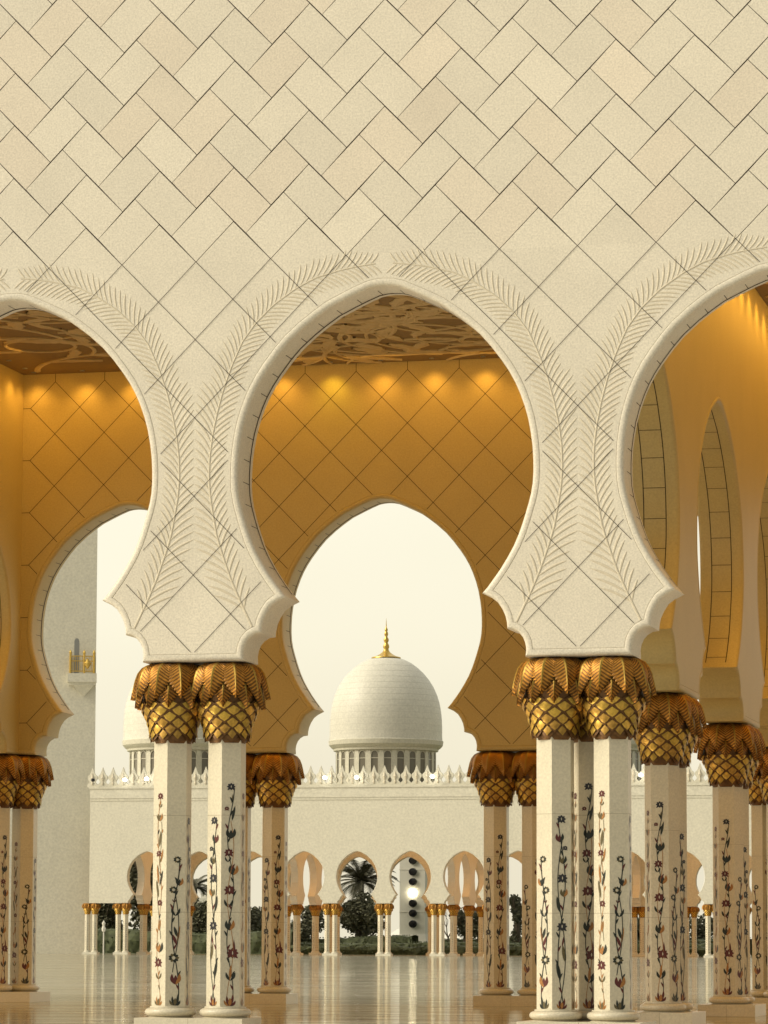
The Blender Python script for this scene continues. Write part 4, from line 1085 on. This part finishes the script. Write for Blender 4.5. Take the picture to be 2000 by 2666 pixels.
def palm(x, y, h, label, seed, nf=22, ln=.62, group=None):
    rnd = random.Random(seed); root = thing('palm_tree', x, y, label, 'palm tree', group)
    m1 = MB(); m1.tube([(0, 0, -ZF), (.01, 0, h*.5), (0, 0, h)], [.075, .06, .06], 9)
    for i in range(14): z = h*(i+1)/15; m1.lathe([(.06, z-.02), (.072, z), (.06, z+.005)], 9, cap=False)
    m1.build('trunk', 'trunk', root)
    m1 = MB()
    for i in range(nf):
        a = 2*math.pi*i/nf*1.618*3+rnd.uniform(-.2, .2); el = rnd.uniform(-.1, 1.35); l = ln*rnd.uniform(.8, 1.1)
        pts = []; p = Vector((0, 0, h)); e_ = el
        for s in range(12):
            pts.append(p.copy()); p = p+Vector((math.cos(a)*math.cos(e_), math.sin(a)*math.cos(e_), math.sin(e_)))*l/11; e_ -= .11+(.05 if s > 6 else 0)
        m1.tube([tuple(q) for q in pts], [.010*(1-s/14) for s in range(12)], 4)
        side = Vector((-math.sin(a), math.cos(a), 0))
        for s in range(2, 24):
            f = s/24*11; k = int(f); q = pts[k].lerp(pts[min(k+1, 11)], f-k); d = (pts[min(k+1, 11)]-pts[k-1 if k else 0]).normalized()
            ll = .21*math.sin(math.pi*min(1, (s+2)/27))**.6
            for sg in (1, -1):
                t = q+side*sg*ll*.65+d*ll*.65-Vector((0, 0, 1))*ll*.25
                m1.add([tuple(q-d*.015), tuple(t), tuple(q+d*.017)], [(0, 1, 2)])
    m1.build('crown', 'fol2', root)
    return root
def on(u, Y): return at(u, 2470, Y).x
# behind the central arches
tree(on(932, YG+5), YG+5, 1.22, .68, 'broad dark round tree framed by the far arch left of the lamp tower', 11, 14, .04, 420)
palm(on(940, YG+7.5), YG+7.5, 1.50, 'palm with spreading fronds above the round tree in the far arch', 12, 64, .86)
tree(on(395, YG+4.5), YG+4.5, 2.6, 1.05, 'tall dark tree behind the leftmost far arch, between the tower and the left foreground columns', 13, 22, .05, 420, base=.05)
palm(on(505, YG+6), YG+6, 1.35, 'palm seen in the gap between the two left foreground columns', 14, 26, .6)
tree(on(525, YG+4), YG+4, .95, .55, 'dark tree in the gap between the two left foreground columns', 15, 10, .04, 320)
tree(on(660, YG+6), YG+6, 1.0, .6, 'dark tree behind the far arcade just right of the left foreground columns', 16, 10, .04, 300)
tree(on(812, YG+7), YG+7, 1.05, .45, 'pale loose tree behind the slit in the far arch left of the round tree', 17, 8, .035, 220)
tree(on(770, YG+4), YG+4, .62, .5, 'low dark bush-like tree left of the round tree', 18, 8, .035, 300)
tree(on(1210, YG+6), YG+6, 1.05, .4, 'tree behind the slit in the far arch right of the lamp tower', 19, 8, .035, 220)
tree(on(1245, YG+5), YG+5, .95, .32, 'dark narrow tree left of the inner columns on the right', 20, 7, .035, 240)
tree(on(1345, YG+5), YG+5, 1.5, .20, 'slim dark cypress-like tree in the gap left of the right foreground columns', 21, 9, .03, 200, 1.6, base=.05)
tree(on(1665, YG+8), YG+8, .75, .5, 'low tree behind the far arcade between the right foreground and receding columns', 22, 8, .035, 240)
tree(on(1830, YG+8), YG+8, .75, .5, 'low tree behind the far arcade between the two receding pairs', 23, 8, .035, 240)
tree(on(270, YG+5), YG+5, 1.3, .62, 'dark tree behind the low opening beside the tower', 24, 12, .045, 320, base=.1)
# bare tree
root = thing('bare_tree', on(1165, YG+5), YG+5, 'small leafless tree with black branches right of the lamp tower', 'tree')
m1 = MB(); rnd = random.Random(9)
def br(p, d, l, r, dep):
    q = p+d*l; m1.tube([tuple(p), tuple(p.lerp(q, .5)+Vector((rnd.uniform(-.01, .01), 0, 0))), tuple(q)], [r, r*.85, r*.7], 5)
    if dep:
        for _ in range(2+(dep > 2)): br(q, (d+Vector((rnd.uniform(-.7, .7), rnd.uniform(-.4, .4), rnd.uniform(-.1, .3)))).normalized(), l*.68, r*.6, dep-1)
br(Vector((0, 0, -ZF)), Vector((.05, 0, 1)), .34, .024, 4); m1.build('trunk', 'trunk', root)
# hedges
def hedge(u0, u1, Y, d, h, label, seed):
    rnd = random.Random(seed); x0, x1 = on(u0, Y), on(u1, Y); nx = max(8, int((x1-x0)/.12)); ny = 5; m1 = MB()
    root = thing('hedge', x0, Y, label, 'hedge'); vs = []; fs = []
    prof = [(0, -ZF), (-.02, h*.5), (.02, h*.93), (d*.5, h), (d-.02, h*.93), (d, -ZF)]
    for i in range(nx+1):
        x = (x1-x0)*i/nx
        for y, z in prof: vs.append((x+rnd.uniform(-.02, .02), y+rnd.uniform(-.025, .025), z if z < 0 else z*(1+.10*math.sin(x*1.3+seed))+rnd.uniform(-.02, .02)))
    n = len(prof)
    for i in range(nx):
        for j in range(n-1): fs.append((i*n+j, (i+1)*n+j, (i+1)*n+j+1, i*n+j+1))
    m1.add(vs, fs)
    for _ in range(int((x1-x0)*90)):
        x = rnd.uniform(0, x1-x0); t = rnd.random()
        p = Vector((x, -.03, rnd.uniform(0, h))) if t < .5 else Vector((x, rnd.uniform(0, d), h*(1+.10*math.sin(x*1.3+seed))+.01)); s = .022
        a = Vector((rnd.gauss(0, 1), rnd.gauss(0, 1), rnd.gauss(0, 1))).normalized(); b = a.orthogonal()
        m1.add([tuple(p+a*s), tuple(p+b*s*.6), tuple(p-a*s), tuple(p-b*s*.6)], [(0, 1, 2, 3)])
    m1.build('foliage', 'hedge', root); return root
hedge(180, 760, YG+2.6, .5, .42, 'tall clipped dark hedge behind the left half of the far arcade', 1)
hedge(700, 1900, YG+1.6, .35, .13, 'low clipped hedge nearest behind the far arcade', 2)
hedge(740, 1900, YG+3.0, .5, .20, 'middle clipped hedge behind the far arcade', 3)
hedge(740, 1075, YG+4.2, .5, .32, 'back row hedge below the round tree', 4)
hedge(1130, 1950, YG+7, .6, .30, 'back row hedge right of the lamp tower', 5)
# tents and pale buildings
def tent(u, Y, w_, h, label):
    root = thing('tent', on(u, Y), Y, label, 'tent'); m1 = MB()
    a = w_/2; m1.add([(-a, -a, h*.55), (a, -a, h*.55), (a, a, h*.55), (-a, a, h*.55), (0, 0, h)], [(0, 1, 4), (1, 2, 4), (2, 3, 4), (3, 0, 4)])
    m1.build('canopy', 'tent', root)
    for sx in (-1, 1):
        for sy in (-1, 1):
            m2 = MB(); m2.tube([(sx*a*.96, sy*a*.96, -ZF), (sx*a*.96, sy*a*.96, h*.56)], .012, 6); m2.build('pole', 'metal', root)
    m2 = MB(); m2.box(-a*.97, a*.97, a*.9, a*.94, -ZF, h*.55); m2.build('side_curtain', 'tent', root)
tent(1044, YG+14, .75, .56, 'white pointed tent left of the lamp tower')
tent(1178, YG+14, .6, .50, 'white tent behind the bare tree')
def block(u0, u1, vt, Y, label):
    x0, x1 = on(u0, Y), on(u1, Y); z = at((u0+u1)/2, vt, Y).z; root = thing('distant_building', (x0+x1)/2, Y, label, 'building'); a = (x1-x0)/2
    m1 = MB(); m1.box(-a, a, 0, a*1.2, -ZF, z); m1.box(-a*.5, a*.3, a*.2, a*.8, z, z+.3); m1.build('building_body', 'city', root)
    n = 5; m2 = MB(); m2.box(-a*.08, a*.08, -.01, .02, 0, z*.08); src = None
    for i in range(n):
        for j in range(4):
            if src is None: src = o = m2.build('window', 'glass', root, zoff=0)
            else: o = src.copy(); COL.objects.link(o); o.parent = root
            o.location = ((-a+2*a*(i+.5)/n)*S, 0, z*(j+.8)/5*S)
block(512, 548, 2338, YG+160, 'pale hazy city block beyond the palm between the left columns')
block(1610, 1670, 2405, YG+180, 'pale hazy city block far behind the right columns')
# lamp post at the left
p = at(269.4, 2484, YF-3); root = thing('lamp_post', p.x, YF-3, 'thin white lamp post in front of the dark opening beside the tower', 'lamp post')
zt = at(269.4, 2428, YF-3).z
m1 = MB(); m1.tube([(0, 0, -ZF), (0, 0, zt)], .012, 8); m1.build('post', 'city', root)
m1 = MB(); m1.lathe([(.0, zt), (.03, zt+.02), (.04, zt+.07), (.02, zt+.12), (.035, zt+.16), (.0, zt+.22)], 8); m1.build('lamp_head', 'city', root)
